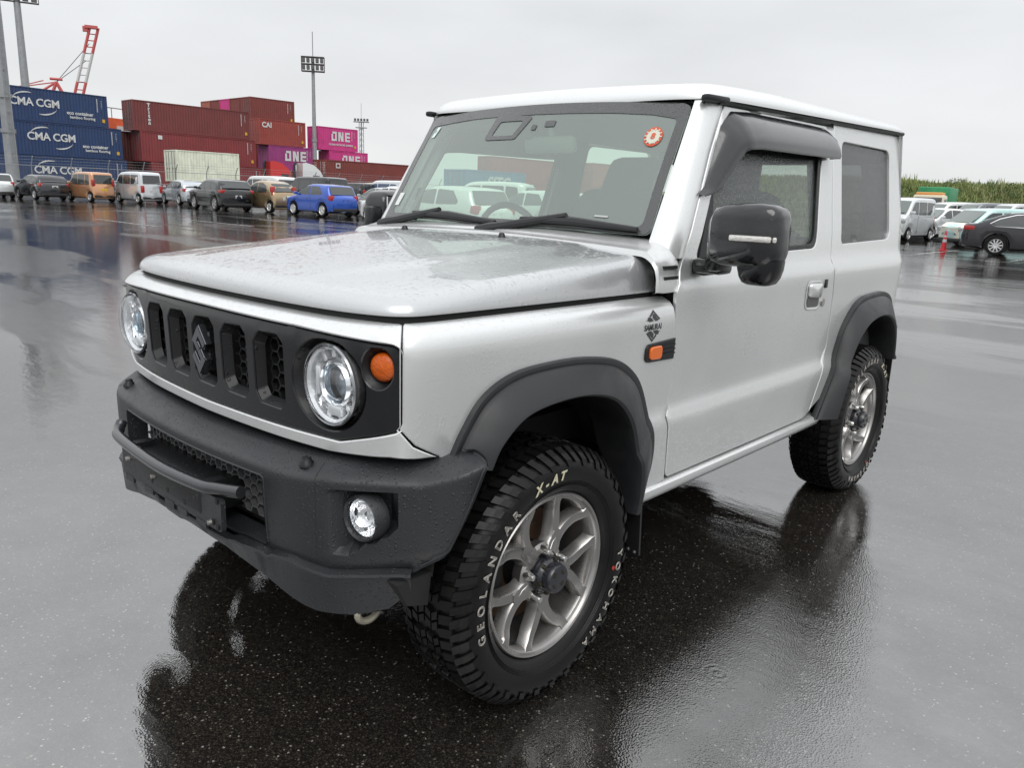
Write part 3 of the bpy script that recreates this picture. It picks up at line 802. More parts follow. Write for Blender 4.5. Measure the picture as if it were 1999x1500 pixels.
inR = [(1.845,.425),(1.862,.50),(1.900,.62),(1.965,.735),(2.06,.805),(2.18,.832),(2.30,.830),(2.40,.795),(2.465,.73),(2.50,.66),(2.515,.60)]
both(lambda s: flare(s, outF, inF, 'fender_flare', lambda t: .93+.07*math.sin(math.pi*t)))
both(lambda s: flare(s, archR, inR, 'fender_flare', lambda t: .95))
# rocker / sill
def sill(s):
    rings = []
    for y in np.linspace(.425,1.80,22):
        x0 = SD(uy(y),.43)[0]
        rings.append([(s*(x0-.03),y,.440),(s*(x0+.004),y,.436),(s*(x0+.012),y,.430),(s*(x0+.014),y,.418),(s*(x0+.006),y,.398),(s*(x0-.012),y,.384),(s*(x0-.05),y,.376),(s*(x0-.10),y,.38)])
    loft('side_sill', rings, SILVER, car, flip=(s>0))
both(sill)

# --- underbody, liners, axles
mb = MB()
mb.box((0,1.25,.50),(1.10,2.5,.10)); mb.box((0,1.15,.46),(1.36,1.15,.12)); mb.box((.42,1.1,.38),(.07,3.2,.10)); mb.box((-.42,1.1,.38),(.07,3.2,.10)); mb.box((0,2.45,.55),(1.2,.35,.25))
mb.box((0,1.15,.60),(1.38,1.2,.2)); mb.box((0,1.2,.62),(1.0,2.6,.1)); mb.box((0,-.30,.56),(.8,.3,.26))
mb.build('underbody', DARK, car)
mb = MB()
for y in (0.,2.25):
    mb.tube([(-.62,y,.34),(.62,y,.34)],.042,14); mb.lathe([(.02,-.12),(.10,-.07),(.135,0),(.10,.07),(.02,.12)],(.12 if y<1 else -.05,y+.02,.345),'Y',20)
    for s in (1,-1):
        mb.tube([(s*.50,y,.36),(s*.50,y+.04,.80)],.028,10)
        mb.tube([(s*.44,y,.32),(s*.40,y+(.7 if y<1 else -.7),.42)],.03,8)
mb.build('axle', DARK, car)
def liners(s):
    for yc,a in ((.06,'f'),(2.26,'r')):
        rings = []
        for x in (.30,.40,.55,.66,.705):
            ring = []
            for k in range(17):
                t = math.pi*(.97-.97*k/16)+0
                rr_ = .455 if a=='f' else .43
                kz = 1.02 if a=='f' else 1.15
                ring.append((s*x, yc+rr_*math.cos(t)*(.93), .40+rr_*math.sin(t)*kz))
            rings.append(ring)
        loft('wheel_liner', rings, LINER, car)
        mb = MB(); mb.box((s*.30,yc,.70),(.01,.80,.40)); mb.build('inner_arch_wall', LINER, car)
both(liners)
def muds(s):
    def flap(y, x0,x1, z0, z1, tilt, nm):
        mb = MB(); rings = []
        vs = []
        pts = [(x0,z1),(x1,z1),(x1,z0+.01),(x1-.01,z0),(x0+.01,z0),(x0,z0+.01)]
        mb.prism([(a,b) for a,b in pts], lambda a,b:(s*a,y+tilt*(z1-b),b), lambda a,b:(s*a,y+.008+tilt*(z1-b),b))
        o = mb.build('mud_flap', pbr('flap_rubber',(.012,.012,.012),.45), car, smooth=False)
        mb = MB()
        for a,b in ((x1-.03,z0+.17),(x1-.03,z0+.30)): mb.lathe([(0,-.004),(.008,-.003),(.009,0)],(s*a,y+tilt*(z1-b)-.001,b),'Y',10)
        for q in range(4): mb.lathe([(0,-.004),(.004,-.003),(.005,0)],(s*(x1-.015-.022*q),y+tilt*(z1-z0-.018)-.001,z0+.018+.003*q),'Y',8)
        split(mb.build('flap_bolt', STEEL, o))
    flap(.375,.585,.778,.262,.50,.06,'f'); flap(2.585,.57,.765,.290,.75,.03,'r')
both(muds)
mb = MB(); mb.box((0,2.65,.56),(1.36,.12,.16),0,None,.03); mb.build('rear_bumper', BUMPER, car)

# --- front bumper
bp = Path([(0,-.602),(.2,-.597),(.40,-.580),(.47,-.570),(.515,-.556),(.58,-.520),(.70,-.425),(.755,-.372),(.785,-.34),(.800,-.30),(.803,-.268)])
BV = [0,.04,.08,.100,.125,.22,.30,.335,.36,.42]
def SB(u,v):
    s = 1
    if u < 0: u = -u; s = -1
    p,n = bp.at(u)
    zt = float(np.interp(u,[0,.45,.56,.77,.85,.92,1.0],[.671,.673,.680,.680,.702,.726,.733]))
    zb = float(np.interp(u,[0,.5,.6,.85,1.0],[.450,.446,.440,.480,.50]))
    zi = float(np.interp(u,[0,.5,.7,.92],[.700,.714,.730,.738]))
    Z = [zi,zt+(zi-zt)*.72,zt+(zi-zt)*.10,zt-.003,zt-.012,zb+(zt-zb)*.55,zb+.045,zb+.015,zb,zb+.0]
    D = [.12,.052,.008,.0015,0,.001,.004,.014,.03,.12]
    z = float(np.interp(v,BV,Z)); d = float(np.interp(v,BV,D))
    # brow: the deck line kicks out softly past the centre section
    k = math.exp(-((u-.545)/.012)**2); d += .004*k*(1 if v<.32 else 0)
    # the end of the bumper turns in at the arch
    if u > .92: d += .010*((u-.92)/.07)**2
    # lamp pocket: triangular hollow with a sharp lower ledge
    q = pocket(u,z); d += .046*q
    return (s*(p[0]-n[0]*d), p[1]-n[1]*d, z)
def pocket(u,z):
    # pocket outlined in (u,z): (.548,.632) (.72,.646) (.735,.565) (.560,.500)
    def edge(a,b,w):
        ex,ez = b[0]-a[0], b[1]-a[1]; L_ = math.hypot(ex,ez); d = ((u-a[0])*ez-(z-a[1])*ex)/L_
        return max(0,min(1,d/w))
    d = 1.
    P = [(.535,.652),(.712,.662),(.722,.575),(.600,.508),(.545,.502)]
    W = [.009,.016,.008,.010,.10]
    for i in range(5):
        t = edge(P[i],P[(i+1)%5],W[i]); d *= t*t*(3-2*t)
    k = max(0,min(1,(u-.538)/.042)); return d*k
ub_end = bp.L[-1]-.002
bo_half = [(0,.0),(.45,.0),(.70,.0),(.90,.0),(.925,.05),(.915,.105),(.845,.270),(.835,.292),(.822,.303),(.80,.315),(.74,.345),(.70,.36),(.60,.40),(.50,.42),(0,.42)]
bo = bo_half+[(-x,y) for x,y in bo_half[::-1][1:-1]]
OPN = rpoly([(-.372,.137,.012),(.372,.137,.012),(.376,.315,.014),(-.376,.315,.014)])
BMP = panel('front_bumper', bo, [OPN], SB, BUMPER, car, step=.0125, thick=.01, hole_thick=.004)
# recessed surround of the opening
def SBn(u,v,d): return offs(SB,d)(u,v)
l0 = resample(OPN,.03); l0 = l0 if area(l0)>0 else l0[::-1]
inn = [(x*.965, .142+(y-.137)*.91) for x,y in l0]
r0 = [SBn(x,y,-.003) for x,y in l0]; r1 = [(x, SB(x,.2)[1]+.050, SB(x,y)[2]) for x,y in inn]
loft('intake_surround', [r0+[r0[0]], [tuple(np.array(a)*.5+np.array(b)*.5) for a,b in zip(r0+[r0[0]],r1+[r1[0]])], r1+[r1[0]]], BUMPER, BMP, angle=30)
hx = MB()
hexgrid(hx, lambda x,z: abs(x)<.354 and .515<z<.658, lambda x,z: (x,SB(x,.2)[1]+.046,z), -.36,.36,.50,.66, .0175, .0042, .014)
hx.build('intake_mesh', pbr('mesh_black',(.11,.112,.115),.35), BMP)['kind'] = 'stuff'
mb = MB(); mb.box((0,-.475,.585),(.78,.01,.19)); mb.build('intake_backing', DARK, BMP)
# centre beam and plate carrier, tubular bar
mb = MB(); mb.box((-.02,-.595,.552),(.46,.12,.070),0,None,.012); mb.build('plate_carrier', BLACKM, BMP)
mb = MB(); mb.prism(rpoly([(-.25,.586,.01),(.30,.586,.01),(.30,.505,.01),(-.25,.505,.01)],2), lambda a,b:(a,-.640+.02*(abs(a)/.3)**2*0,b), lambda a,b:(a,-.652,b))
for x in (-.21,-.09,.03,.10,.20): mb.box((x,-.650,.500),(.05,.006,.016))
mb.build('plate_bracket', BUMPER, BMP, smooth=False)
mb = MB()
for x,z in ((.262,.522),(.285,.580),(.285,.515),(-.06,.535),(.03,.535),(.12,.530)): mb.box((x,-.654,z),(.010,.003,.012))
split(mb.build('bracket_hole', DARK, BMP))
mb = MB()
for x,z in ((.255,.520),(-.045,.552),(-.20,.56)): mb.lathe([(0,-.012),(.006,-.010),(.008,0)],(x,-.653,z),'Y',10)
split(mb.build('bracket_bolt', STEEL, BMP))
bar = catmull([(-.345,-.612,.622),(-.330,-.626,.606),(-.27,-.646,.598),(0,-.664,.595),(.20,-.655,.598),(.27,-.640,.603),(.340,-.622,.610)],8)
mb = MB(); mb.tube([tuple(p) for p in bar], .0150, 16); mb.build('guard_bar', pbr('bar_satin_black',(.035,.037,.041),.24,.3,.5), BMP)
mb = MB()
for x in (-.2,.2): mb.box((x,-.62,.592),(.03,.06,.02))
split(mb.build('bar_bracket', BLACKM, BMP))
# skid lip with its stepped edge
def lip():
    rings = []
    us = np.linspace(-.75,.75,121)
    for u in us:
        a = abs(u); p,n = bp.at(a); sx = 1 if u>=0 else -1
        ztop = float(np.interp(a,[0,.30,.40,.46,.56,.72],[.452,.456,.468,.475,.458,.472])) + .006*max(-1,min(1,2.2*math.sin(u*26)))*(a<.40)
        zbot = float(np.interp(a,[0,.20,.36,.46,.53,.62,.70,.75],[.420,.412,.388,.364,.350,.352,.374,.42]))
        step_ = .006 + .006*(math.sin(u*26)>0)*(a<.40)
        pr = [( -.012,ztop+.006),(step_,ztop),(step_+.002,ztop-.006),(step_-.004,ztop-.02),(-.004,zbot+.008),(-.016,zbot),(-.10,zbot+.006)]
        rings.append([(sx*(p[0]+n[0]*d), p[1]+n[1]*d, z) for d,z in pr])
    loft('skid_lip', rings, BUMPER, BMP, flip=False, angle=35)
lip()
# bolts on the deck
def bolts(s):
    mb = MB(); c = Vector((s*.474,-.533,.694)); mb.lathe([(.018,-.004),(.017,.004),(.011,.010),(.010,.018),(.0,.021)],c,'Z',14); mb.build('deck_bolt', BLACKM, BMP)
both(bolts)
# seams of the bumper
for s in (1,-1):
    mb = MB(); mb.tube([tuple(np.array(offs(SB,.0004)(s*.532,v))) for v in np.linspace(.02,.35,24)],.0012,5); mb.build('bumper_seam', SILVER_SEAM, BMP)
# fog lamps
def fog(s):
    p,n = bp.at(.657)
    c = Vector((s*.613,-.476,.595)); ang = R(6)
    M = Matrix.Rotation(s*ang,3,'Z') @ Matrix.Rotation(R(90),3,'X')
    mb = MB(); mb.lathe([(.0535,-.02),(.0535,.016),(.050,.021),(.0455,.016),(.044,-.01)],c,'Z',36,M); fg = mb.build('fog_lamp', BUMPER, car)
    mb = MB(); mb.lathe([(.0435,.008),(.040,-.006),(.026,-.020),(.012,-.024),(.010,-.004),(0,-.002)],c,'Z',32,M); mb.build('fog_reflector', pbr('fog_reflector_chrome',(.88,.89,.90),.14,.9,bump=(30,.6,.01)), fg)
    mb = MB(); mb.lathe([(.0450,.010),(.030,.017),(.0,.020)],c,'Z',32,M); mb.build('fog_lens', GLASS_L, fg)
both(fog)
# tow hook
mb = MB(); mb.tube([(.600,-.462+.030*math.cos(t),.356+.024*math.sin(t)) for t in np.linspace(0,2*math.pi,20)[:-1]],.0085,8,closed=True); mb.box((.600,-.43,.385),(.03,.06,.07),0,None,.005)
mb.build('tow_hook', pbr('pale_tow_hook',(.30,.28,.22),.4,noise=(40,.3)), car)
mb = MB(); mb.prism([(-.46,.455),(-.36,.455),(-.37,.375),(-.43,.395)], lambda a,b:(.655,a,b), lambda a,b:(.70,a,b)); mb.build('bumper_stay', DARK, car, smooth=False)

# --- mirrors
def mirror(s):
    # arm base on the door, arm, housing lofted along x
    mb = MB(); mb.box((s*.735,.700,1.105),(.055,.075,.05),0,None,.012); mb.box((s*.775,.672,1.112),(.10,.075,.045),0,None,.014)
    mb.box((s*.805,.650,1.165),(.055,.085,.13),0,None,.016)
    m_ = mb.build('door_mirror', BLACKG, car)
    rings = []
    # superellipse sections: (x, zc, hz, yc, hy)
    for x,zc,hz,yc,hy in ((.795,1.200,.030,.632,.030),(.800,1.202,.058,.630,.048),(.815,1.205,.079,.628,.056),(.845,1.206,.0855,.626,.060),(.90,1.208,.0875,.622,.062),(.95,1.208,.0870,.622,.060),(.982,1.206,.083,.624,.055),(.998,1.205,.073,.628,.046),(1.006,1.204,.053,.632,.030),(1.008,1.204,.02,.634,.01)):
        ring = []
        for k in range(28):
            t = 2*math.pi*k/28; c_,s_ = math.cos(t),math.sin(t)
            e = 2/4.2
            ring.append((s*x, yc+hy*math.copysign(abs(c_)**e,c_), zc+hz*math.copysign(abs(s_)**e,s_)+.004*(x-.8)*5))
        rings.append(ring)
    loft('mirror_housing', rings, pbr('mirror_black_paint',(.007,.0075,.0095),.14,0,.6,drops=(85,.36,.35)), m_, closed=True, cap=True, flip=(s<0), angle=60)
    # lower pod
    mb = MB(); rings = []
    for z,w,h in ((1.145,.062,.045),(1.120,.060,.045),(1.098,.054,.042),(1.082,.044,.036),(1.076,.030,.025)):
        rings.append([(s*.948+w*math.copysign(abs(math.cos(t))**.6,math.cos(t)), .622+h*math.copysign(abs(math.sin(t))**.6,math.sin(t)), z) for t in [2*math.pi*k/20 for k in range(20)]])
    loft('mirror_camera_pod', rings, BLACKG, m_, closed=True, cap=True, angle=60)
    mb = MB(); 
    mb.box((s*.938,.560,1.203),(.120,.012,.017),s*R(2),None,.005)
    mb.box((s*.999,.583,1.203),(.010,.05,.015),s*R(20),None,.004)
    mb.build('indicator_strip', pbr('clear_indicator',(.72,.70,.66),.15,.3,.8,bump=(120,.8,.004)), m_)
    mb = MB(); mb.box((s*.895,.686,1.205),(.165,.006,.13)); mb.build('mirror_glass', CHROME, m_)
both(mirror)
for o in list(car.children):
    if o.name.startswith('door_mirror') and o.data.vertices[0].co.x < 0:
        piv = Vector((-.79,.655,0)); T = Matrix.Translation(piv) @ Matrix.Rotation(R(-72),4,'Z') @ Matrix.Translation(-piv)
        for ch in o.children: ch.data.transform(T); 
        FM = o

# --- wipers
def wiper(p0, p1, tip0, tip1, nm):
    f = lambda a,b,t: tuple(np.array(a)*(1-t)+np.array(b)*t)
    mb = MB()
    mb.tube([p0, f(p0,p1,.15), f(p0,p1,.3), p1], [.017,.020,.016,.011], 8)
    w = mb.build('wiper', WIPER, car)
    mb = MB(); mb.tube([tip0, f(f(tip0,tip1,.5),p1,.30), tip1],[.009,.015,.008],8)
    a = Vector(tip0); b = Vector(tip1)
    mb.tube([a+Vector((0,.004,-.012)), (a+b)/2+Vector((0,-.002,-.010)), b+Vector((0,.004,-.012))],[.004,.006,.004],6); mb.build('wiper_blade', WIPER, w)
def WP(x,y,off=.02):
    u = x/.6; v = (y)/.4
    p = SW(u,v); return (p[0],p[1]-off,p[2]+off*.5)
wiper((-.605,.520,1.166),(-.285,.545,1.232),(-.43,.543,1.216),(.015,.528,1.202),'a')
wiper((-.040,.497,1.172),(.31,.550,1.236),(.13,.533,1.218),(.580,.554,1.208),'b')

# --- small things on the glass
def patch(name, poly, S, mat, par): return panel(name, poly, [], S, mat, par, step=.05, thick=.0006, edge=.0003)
SI = offs(SW,.0036)
o = patch('inspection_sticker_disc', ell(.845,.725,.052,.075,28), SI, pbr('sticker_red',(.62,.09,.035),.5), WSC)
patch('inspection_sticker_ring', ell(.845,.725,.038,.055,28), offs(SW,.0048), pbr('sticker_cream',(.62,.62,.52),.5), WSC)
def on_ws(u,v,rot=0,off=.006):
    p = Vector(SW(u,v)); ex = (Vector(SW(u+.01,v))-p).normalized(); ez = (Vector(SW(u,v+.01))-p); ez = (ez-ex*ez.dot(ex)).normalized(); n = ex.cross(ez)
    M = Matrix((ex,ez,n)).transposed().to_4x4(); M.translation = p+n*off
    return M @ Matrix.Rotation(rot,4,'Z')
text_mesh('sticker_number','8',.030,pbr('sticker_red',(.62,.09,.035),.5),WSC,on_ws(.845,.725),.0002,bold=.0008)
tk = MB()
for k in range(12):
    a = 2*math.pi*k/12; tk.box(on_ws(.845,.725)@Vector((.0262*math.cos(a),.0262*math.sin(a),-.0005)),(.004,.007,.001),0,(on_ws(.845,.725)@Matrix.Rotation(a-math.pi/2,4,'Z')).to_3x3())
tk.build('sticker_ticks', pbr('sticker_cream',(.62,.62,.52),.5), WSC)
patch('windscreen_label', [(-.915,.775),(-.885,.775),(-.865,.875),(-.895,.875)], SI, pbr('label_white',(.70,.82,.80),.5), WSC)
patch('windscreen_label', [(-.955,.115),(-.915,.115),(-.905,.235),(-.95,.235)], SI, pbr('label_paper',(.72,.74,.72),.6), WSC)
text_mesh('label_number','7',.016,pbr('print_teal',(.03,.14,.16),.5),WSC,on_ws(-.890,.825),.0002)
patch('windscreen_label', rpoly([(.00,.775,.01),(.035,.775,.01),(.035,.82,.01),(.00,.82,.01)]), SI, FRIT, WSC)
patch('windscreen_label', rpoly([(.095,.80,.01),(.17,.80,.01),(.17,.85,.01),(.095,.85,.01)]), SI, FRIT, WSC)
patch('glass_print', [(.66,.105),(.74,.105),(.74,.118),(.66,.118)], SI, pbr('print_pale',(.5,.52,.5),.5), WSC)

# --- side marker, decal, handle
def side_details(s):
    mk = rpoly([(uy(.424),.893,.022),(uy(.424),.840,.022),(uy(.578),.836,.001),(uy(.578),.899,.001)],6)
    o = spanel('marker_trim', s, mk, [], offs(SF,.006), BLACKM, step=.02, thick=.008)
    mb = MB()
    for z in (.855,.868,.881): mb.box((s*.7295,.538,z),(.006,.072,.005))
    split(mb.build('marker_rib', BLACKM, o))
    lm = rpoly([(uy(.440),.885,.014),(uy(.440),.848,.014),(uy(.502),.845,.014),(uy(.502),.886,.014)],6)
    spanel('side_marker', s, lm, [], offs(SF,.012), pbr('amber_marker',(.85,.17,.015),.2,0,.5), step=.02, thick=.008)
    # decal: two interlocking hooks above and below a word
    def dec(u,v):   # local decal coordinates: u -1..1 along, v -1..1 up
        y = .455+u*.052*(1 if s>0 else -1); z = .9455+v*.0465
        x = SF(uy(y),z)[0]; return (s*(x+.0006), y, z)
    top = [(0,1.0),(.62,.42),(.52,.36),(.0,.86),(-.30,.56),(-.40,.64)]
    t2 = [(-.08,.70),(.0,.78),(.50,.34),(.20,.28),(-.10,.50)]
    t3 = [(-.78,.38),(-.60,.40),(-.56,.56),(-.40,.58),(-.24,.52),(.0,.31),(-.40,.28),(-.56,.36)]
    mb = MB()
    for poly in (top,t2,t3):
        for q in (1,-1):
            P = [(x*q,y*q) for x,y in poly]
            mb.prism(P, lambda a,b: dec(a,b), lambda a,b: tuple(np.array(dec(a,b))+np.array((s*.0006,0,0))))
    mb.build('decal_emblem', pbr('decal_grey',(.045,.047,.05),.4), car, smooth=False)
    x = SF(uy(.455),.945)[0]+.0008
    # text plane faces +-X ; reads towards the rear on the left side
    Mx = Matrix(((0,0,s,s*x),(s,0,0,.455),(0,1,0,.9415),(0,0,0,1)))
    if s>0: text_mesh('decal_lettering','SAMURAI',.0235,pbr('decal_grey',(.045,.047,.05),.4),car,Mx,.0002,bold=.0006,xs=.92)
    # door handle: recess dish, pull, lock
    def at(y,z,dx): return (s*(SD(uy(y),z)[0]+dx), y, z)
    dish = rpoly([(1.50,1.020,.03),(1.645,1.016,.03),(1.660,.895,.03),(1.515,.905,.04)],6)
    mb = MB()
    r0 = [at(y,z,.0015) for y,z in dish]; c = (1.58,.958)
    r1 = [at(c[0]+(y-c[0])*.92,c[1]+(z-c[1])*.92,.0035) for y,z in dish]
    r2 = [at(c[0]+(y-c[0])*.82,c[1]+(z-c[1])*.82,.001) for y,z in dish]
    h = loft('door_handle', [r0+[r0[0]],r1+[r1[0]],r2+[r2[0]]], SILVER, car, flip=(s<0), angle=60)
    low = rpoly([(1.525,.955,.01),(1.642,.950,.01),(1.648,.912,.02),(1.535,.915,.02)],4)
    patch2 = [at(y,z,.0022) for y,z in low]
    mb = MB(); mb.add(patch2,[tuple(range(len(patch2)))]); mb.build('handle_recess', pbr('recess_grey',(.12,.12,.12),.4,.4), h, fix=False)
    pl = rpoly([(1.52,1.008,.015),(1.640,1.004,.015),(1.643,.945,.02),(1.53,.955,.02)],5); cc=(1.582,.978)
    rr_ = [[at(cc[0]+(y-cc[0])*k,cc[1]+(z-cc[1])*k,d) for y,z in pl] for k,d in ((1,.002),(.98,.010),(.9,.014),(.0,.015))]
    loft('handle_pull', [r_+[r_[0]] for r_ in rr_], SILVER, h, flip=(s<0), angle=60)
    mb = MB(); mb.box(at(1.690,1.000,.002),(.006,.024,.034),0,None,.002); mb.build('request_button', BLACKM, h)
    mb = MB(); q = at(1.688,.925,.0); mb.lathe([(.016,0),(.016,s*.005),(.010,s*.006),(0,s*.0045)],q,'X',18); mb.build('lock_barrel', STEEL, h)
both(side_details)

# --- interior
INT = empty('cabin', (0,0,0)); INT.parent = car
mb = MB(); mb.box((0,.80,1.03),(1.26,.40,.22),0,None,.05); mb.box((-.36,.86,1.13),(.34,.16,.06),0,None,.03); mb.build('dashboard', CABIN, INT)
mb = MB(); mb.tube([(-.36+.185*math.cos(t),1.02+.05*math.sin(t)*.0-.10*math.sin(t)*.35,1.08+.175*math.sin(t)) for t in np.linspace(0,2*math.pi,33)[:-1]],.014,8,closed=True); mb.box((-.36,1.0,1.08),(.30,.04,.05),0,None,.015); mb.build('steering_wheel', pbr('wheel_leather',(.02,.02,.02),.5), INT)
def seat(x,dy=0):
    mb = MB(); mb.box((x,1.30,.80),(.48,.50,.16),0,None,.05)
    mb.box((x,1.52,1.06),(.47,.15,.58),0,Matrix.Rotation(R(-14),3,'X'),.06); mb.box((x,1.585,1.400),(.27,.10,.20),0,Matrix.Rotation(R(-8),3,'X'),.045); mb.tube([(x-.06,1.57,1.25),(x-.06,1.58,1.35)],.007,6); mb.tube([(x+.06,1.57,1.25),(x+.06,1.58,1.35)],.007,6)
    for i in range(len(mb.v)):
        a,b,c = mb.v[i]; mb.v[i] = (a,b+dy*max(0,(c-.8)/.6),c)
    mb.build('seat', SEAT, INT, angle=60)
seat(.34,-.04); seat(-.34,.26)
mb = MB()
for s in (1,-1): mb.box((s*.665,1.2,.80),(.03,1.14,.6)); mb.box((s*.66,2.2,.9),(.03,.8,.5)); mb.box((s*.655,1.745,1.30),(.04,.17,.62),0,Matrix.Rotation(s*R(-9),3,'Y'))
mb.box((0,2.3,.90),(1.3,.6,.30)); mb.box((0,2.55,1.55),(1.2,.1,.10))
mb.build('cabin_trim', CABIN, INT)
mb = MB(); mb.box((.02,.80,1.475),(.235,.035,.062),0,Matrix.Rotation(R(10),3,'X'),.018); mb.tube([(.03,.80,1.49),(.03,.775,1.57)],.01,8); mb.build('rear_view_mirror', pbr('mirror_back_grey',(.34,.38,.36),.4), INT)
mb = MB(); mb.box((-.13,.80,1.53),(.16,.06,.07),0,None,.015); mb.build('camera_housing', CABIN, INT)

# --- wheels
def make_wheel():
    """wheel at local origin, outer face to +X; offsets relative to the rim plane x=0 (lip)"""
    w = empty('wheel', (0,0,0)); w.parent = car
    RR = .341
    prof = [(.222,-.010),(.228,.004),(.236,.010),(.250,.018),(.268,.0245),(.290,.027),(.308,.0235),(.320,.015),(.330,.004),(.335,-.010),(.3370,-.030),(.3372,-.10),(.335,-.155),(.325,-.178),(.295,-.193),(.26,-.19),(.222,-.165)]
    mb = MB(); mb.lathe(prof,(0,0,0),'X',96,closed=False)
    # sidewall rings
    for r_,h in ((.247,.0178),(.252,.0195),(.2565,.0215)):
        mb.lathe([(r_-.0012,h-.001),(r_,h+.0012),(r_+.0012,h-.001)],(0,0,0),'X',72)
    ty = mb.build('tyre', RUBBER, w)
    # tread blocks
    tb = MB(); NB = 62
    def blk(a0,a1,x0,x1,sk,r0,r1,taper=.0012):
        vs = []
        for r_,tp in ((r0,0),(r1,taper)):
            for a,x,dx,da in ((a0,x0,1,1),(a1,x0,1,-1),(a1,x1,-1,-1),(a0,x1,-1,1)):
                aa = a+da*tp/RR+sk*(x-x0)/RR; xx = x+dx*tp
                rr_ = r_-(.0 if -.16 < xx < -.006 else .006)
                vs.append((xx, rr_*math.sin(aa), rr_*math.cos(aa)))
        tb.add(vs,[(4,5,6,7),(0,1,5,4),(1,2,6,5),(2,3,7,6),(3,0,4,7)])
    random.seed(3)
    for i in range(NB):
        a = 2*math.pi*i/NB; p = 2*math.pi/NB; j = random.uniform(-.06,.06)*p
        blk(a+j,a+p*.74+j,-.044,-.004,.18,.333,.3475); blk(a+p*.3,a+p*(1.04),-.178,-.140,-.18,.333,.3475)
        # centre ribs, interlocking z-shapes
        q = a+(p*.2 if i%2 else -p*.05)
        blk(q,q+p*.62,-.068,-.048,.55,.334,.3475,.001); blk(q+p*.35,q+p*.92,-.090,-.071,-.5,.334,.3475,.001)
        blk(q+p*.1,q+p*.72,-.113,-.094,.5,.334,.3475,.001); blk(q+p*.3,q+p*.9,-.136,-.117,-.55,.334,.3475,.001)
        # shoulder lugs running down the sidewall
        if i%2 == 0: segs = [(.00,.62,.300)]
        else: segs = [(.00,.55,.312)]
        for f0,f1,rl in segs:
            for sd in (0,1):
                A0,A1 = a+p*f0,a+p*f1; vs = []
                Rr = [(.3455,-.006,.004),(.332,.010,.0045),(.318,.0235,.004),(rl,.030,.002)]
                for r_,x,hh in Rr:
                    xx = x if sd==0 else -.168-x
                    k = (.3455-r_)*1.6
                    for aa,l in ((A0+k,0),(A0+k,1),(A1+k*1.0,1),(A1+k,0)):
                        nx = (hh if sd==0 else -hh)*l
                        vs.append((xx+nx-(.003 if sd==0 else -.003), (r_)*math.sin(aa), (r_)*math.cos(aa)))
                fs = []
                for m in range(3):
                    b = m*4; fs += [(b+1,b+5,b+6,b+2),(b,b+4,b+5,b+1),(b+2,b+6,b+7,b+3)]
                fs += [(0,1,2,3),(12,13,14,15)]
                tb.add(vs,fs)
    tb.build('tread', RUBBER, ty, smooth=False)['kind'] = 'stuff'
    # lettering
    def ring_text(txt, r_, a_mid, size, step_, outline, slant=0., mat=WHITEL):
        n = len(txt); parts = []
        for i,ch in enumerate(txt):
            if ch == ' ': continue
            a = a_mid+(i-(n-1)/2)*step_
            ey = Vector((0,math.sin(a),math.cos(a))); ex = Vector((0,math.cos(a),-math.sin(a))); nn = Vector((1,0,0))
            M = Matrix((ex,ey,nn)).transposed().to_4x4(); M.translation = ey*r_+nn*.0283
            parts.append(text_mesh('lettering', ch, size, mat, ty, M, .0004, outline, shear=slant, bold=0 if outline else .001, xs=1.05))
        joinm(parts,'lettering')
    ring_text('GEOLANDAR', .279, R(-70), .032, R(8.2), .0010)
    ring_text('X-AT', .280, R(-10), .032, R(6.2), 0, .35, pbr('tyre_lettering_pale',(.62,.58,.42),.6))
    ring_text('YOKOHAMA', .280, R(122), .030, R(8.0), .0010)
    mb = MB(); mb.lathe([(0,.002),(.006,.0015),(.0065,0)],(.0255,.262*math.sin(R(103)),.262*math.cos(R(103))),'X',12); mb.build('red_dot', pbr('red_mark',(.45,.03,.02),.5), ty)
    # rim
    mb = MB(); mb.lathe([(.205,-.13),(.212,-.165),(.222,-.165),(.222,-.012),(.2225,-.002),(.219,.002),(.214,.0),(.2115,-.006),(.2085,-.010),(.203,-.012),(.199,-.020),(.196,-.045),(.192,-.075),(.186,-.11),(.186,-.13)],(0,0,0),'X',96,closed=True)
    rim = mb.build('rim', RIMM, w)
    sp = MB()
    # hub boss
    sp.lathe([(.0,-.060),(.078,-.060),(.082,-.030),(.076,-.022),(.060,-.019),(.052,-.030),(.0,-.032)],(0,0,0),'X',60)
    for k in range(5):
        a0 = R(31+72*k)
        for sg in (1,-1):
            rings = []
            for t in np.linspace(0,1,15):
                r_ = .060+(.2085-.060)*t
                a = a0+sg*R(5.5+15.5*(min(1,max(0,(t-.22)/.70))**1.35))
                rr2 = r_
                c = Vector((0,rr2*math.sin(a),rr2*math.cos(a)))
                da = .01
                tdir = Vector((0,math.sin(a),math.cos(a)))*1.0+Vector((0,math.cos(a),-math.sin(a)))*(sg*R(15.5)/.70*1.35*(min(1,max(0,(t-.22)/.70))**.35)*rr2/(.1485)*(1 if .22<t<.92 else 0))
                tdir.normalize(); nn = Vector((0,tdir.z,-tdir.y))
                wt = (.0150-.0025*t)+(.004 if t<.15 else 0)+(.004*max(0,(t-.88)/.12)); wb = wt+.0075
                xf = -.018-.006*math.sin(math.pi*min(1,t*1.1))+(.010*max(0,(t-.75)/.25)); xb = xf-.030
                ring = [c-nn*wb+Vector((xb,0,0)), c-nn*(wt+.002)+Vector((xf-.006,0,0)), c-nn*(wt-.002)+Vector((xf,0,0)), c-nn*(wt*.5)+Vector((xf-.0012,0,0)), c+nn*(wt*.5)+Vector((xf-.0012,0,0)), c+nn*(wt-.002)+Vector((xf,0,0)), c+nn*(wt+.002)+Vector((xf-.006,0,0)), c+nn*wb+Vector((xb,0,0))]
                rings.append(ring)
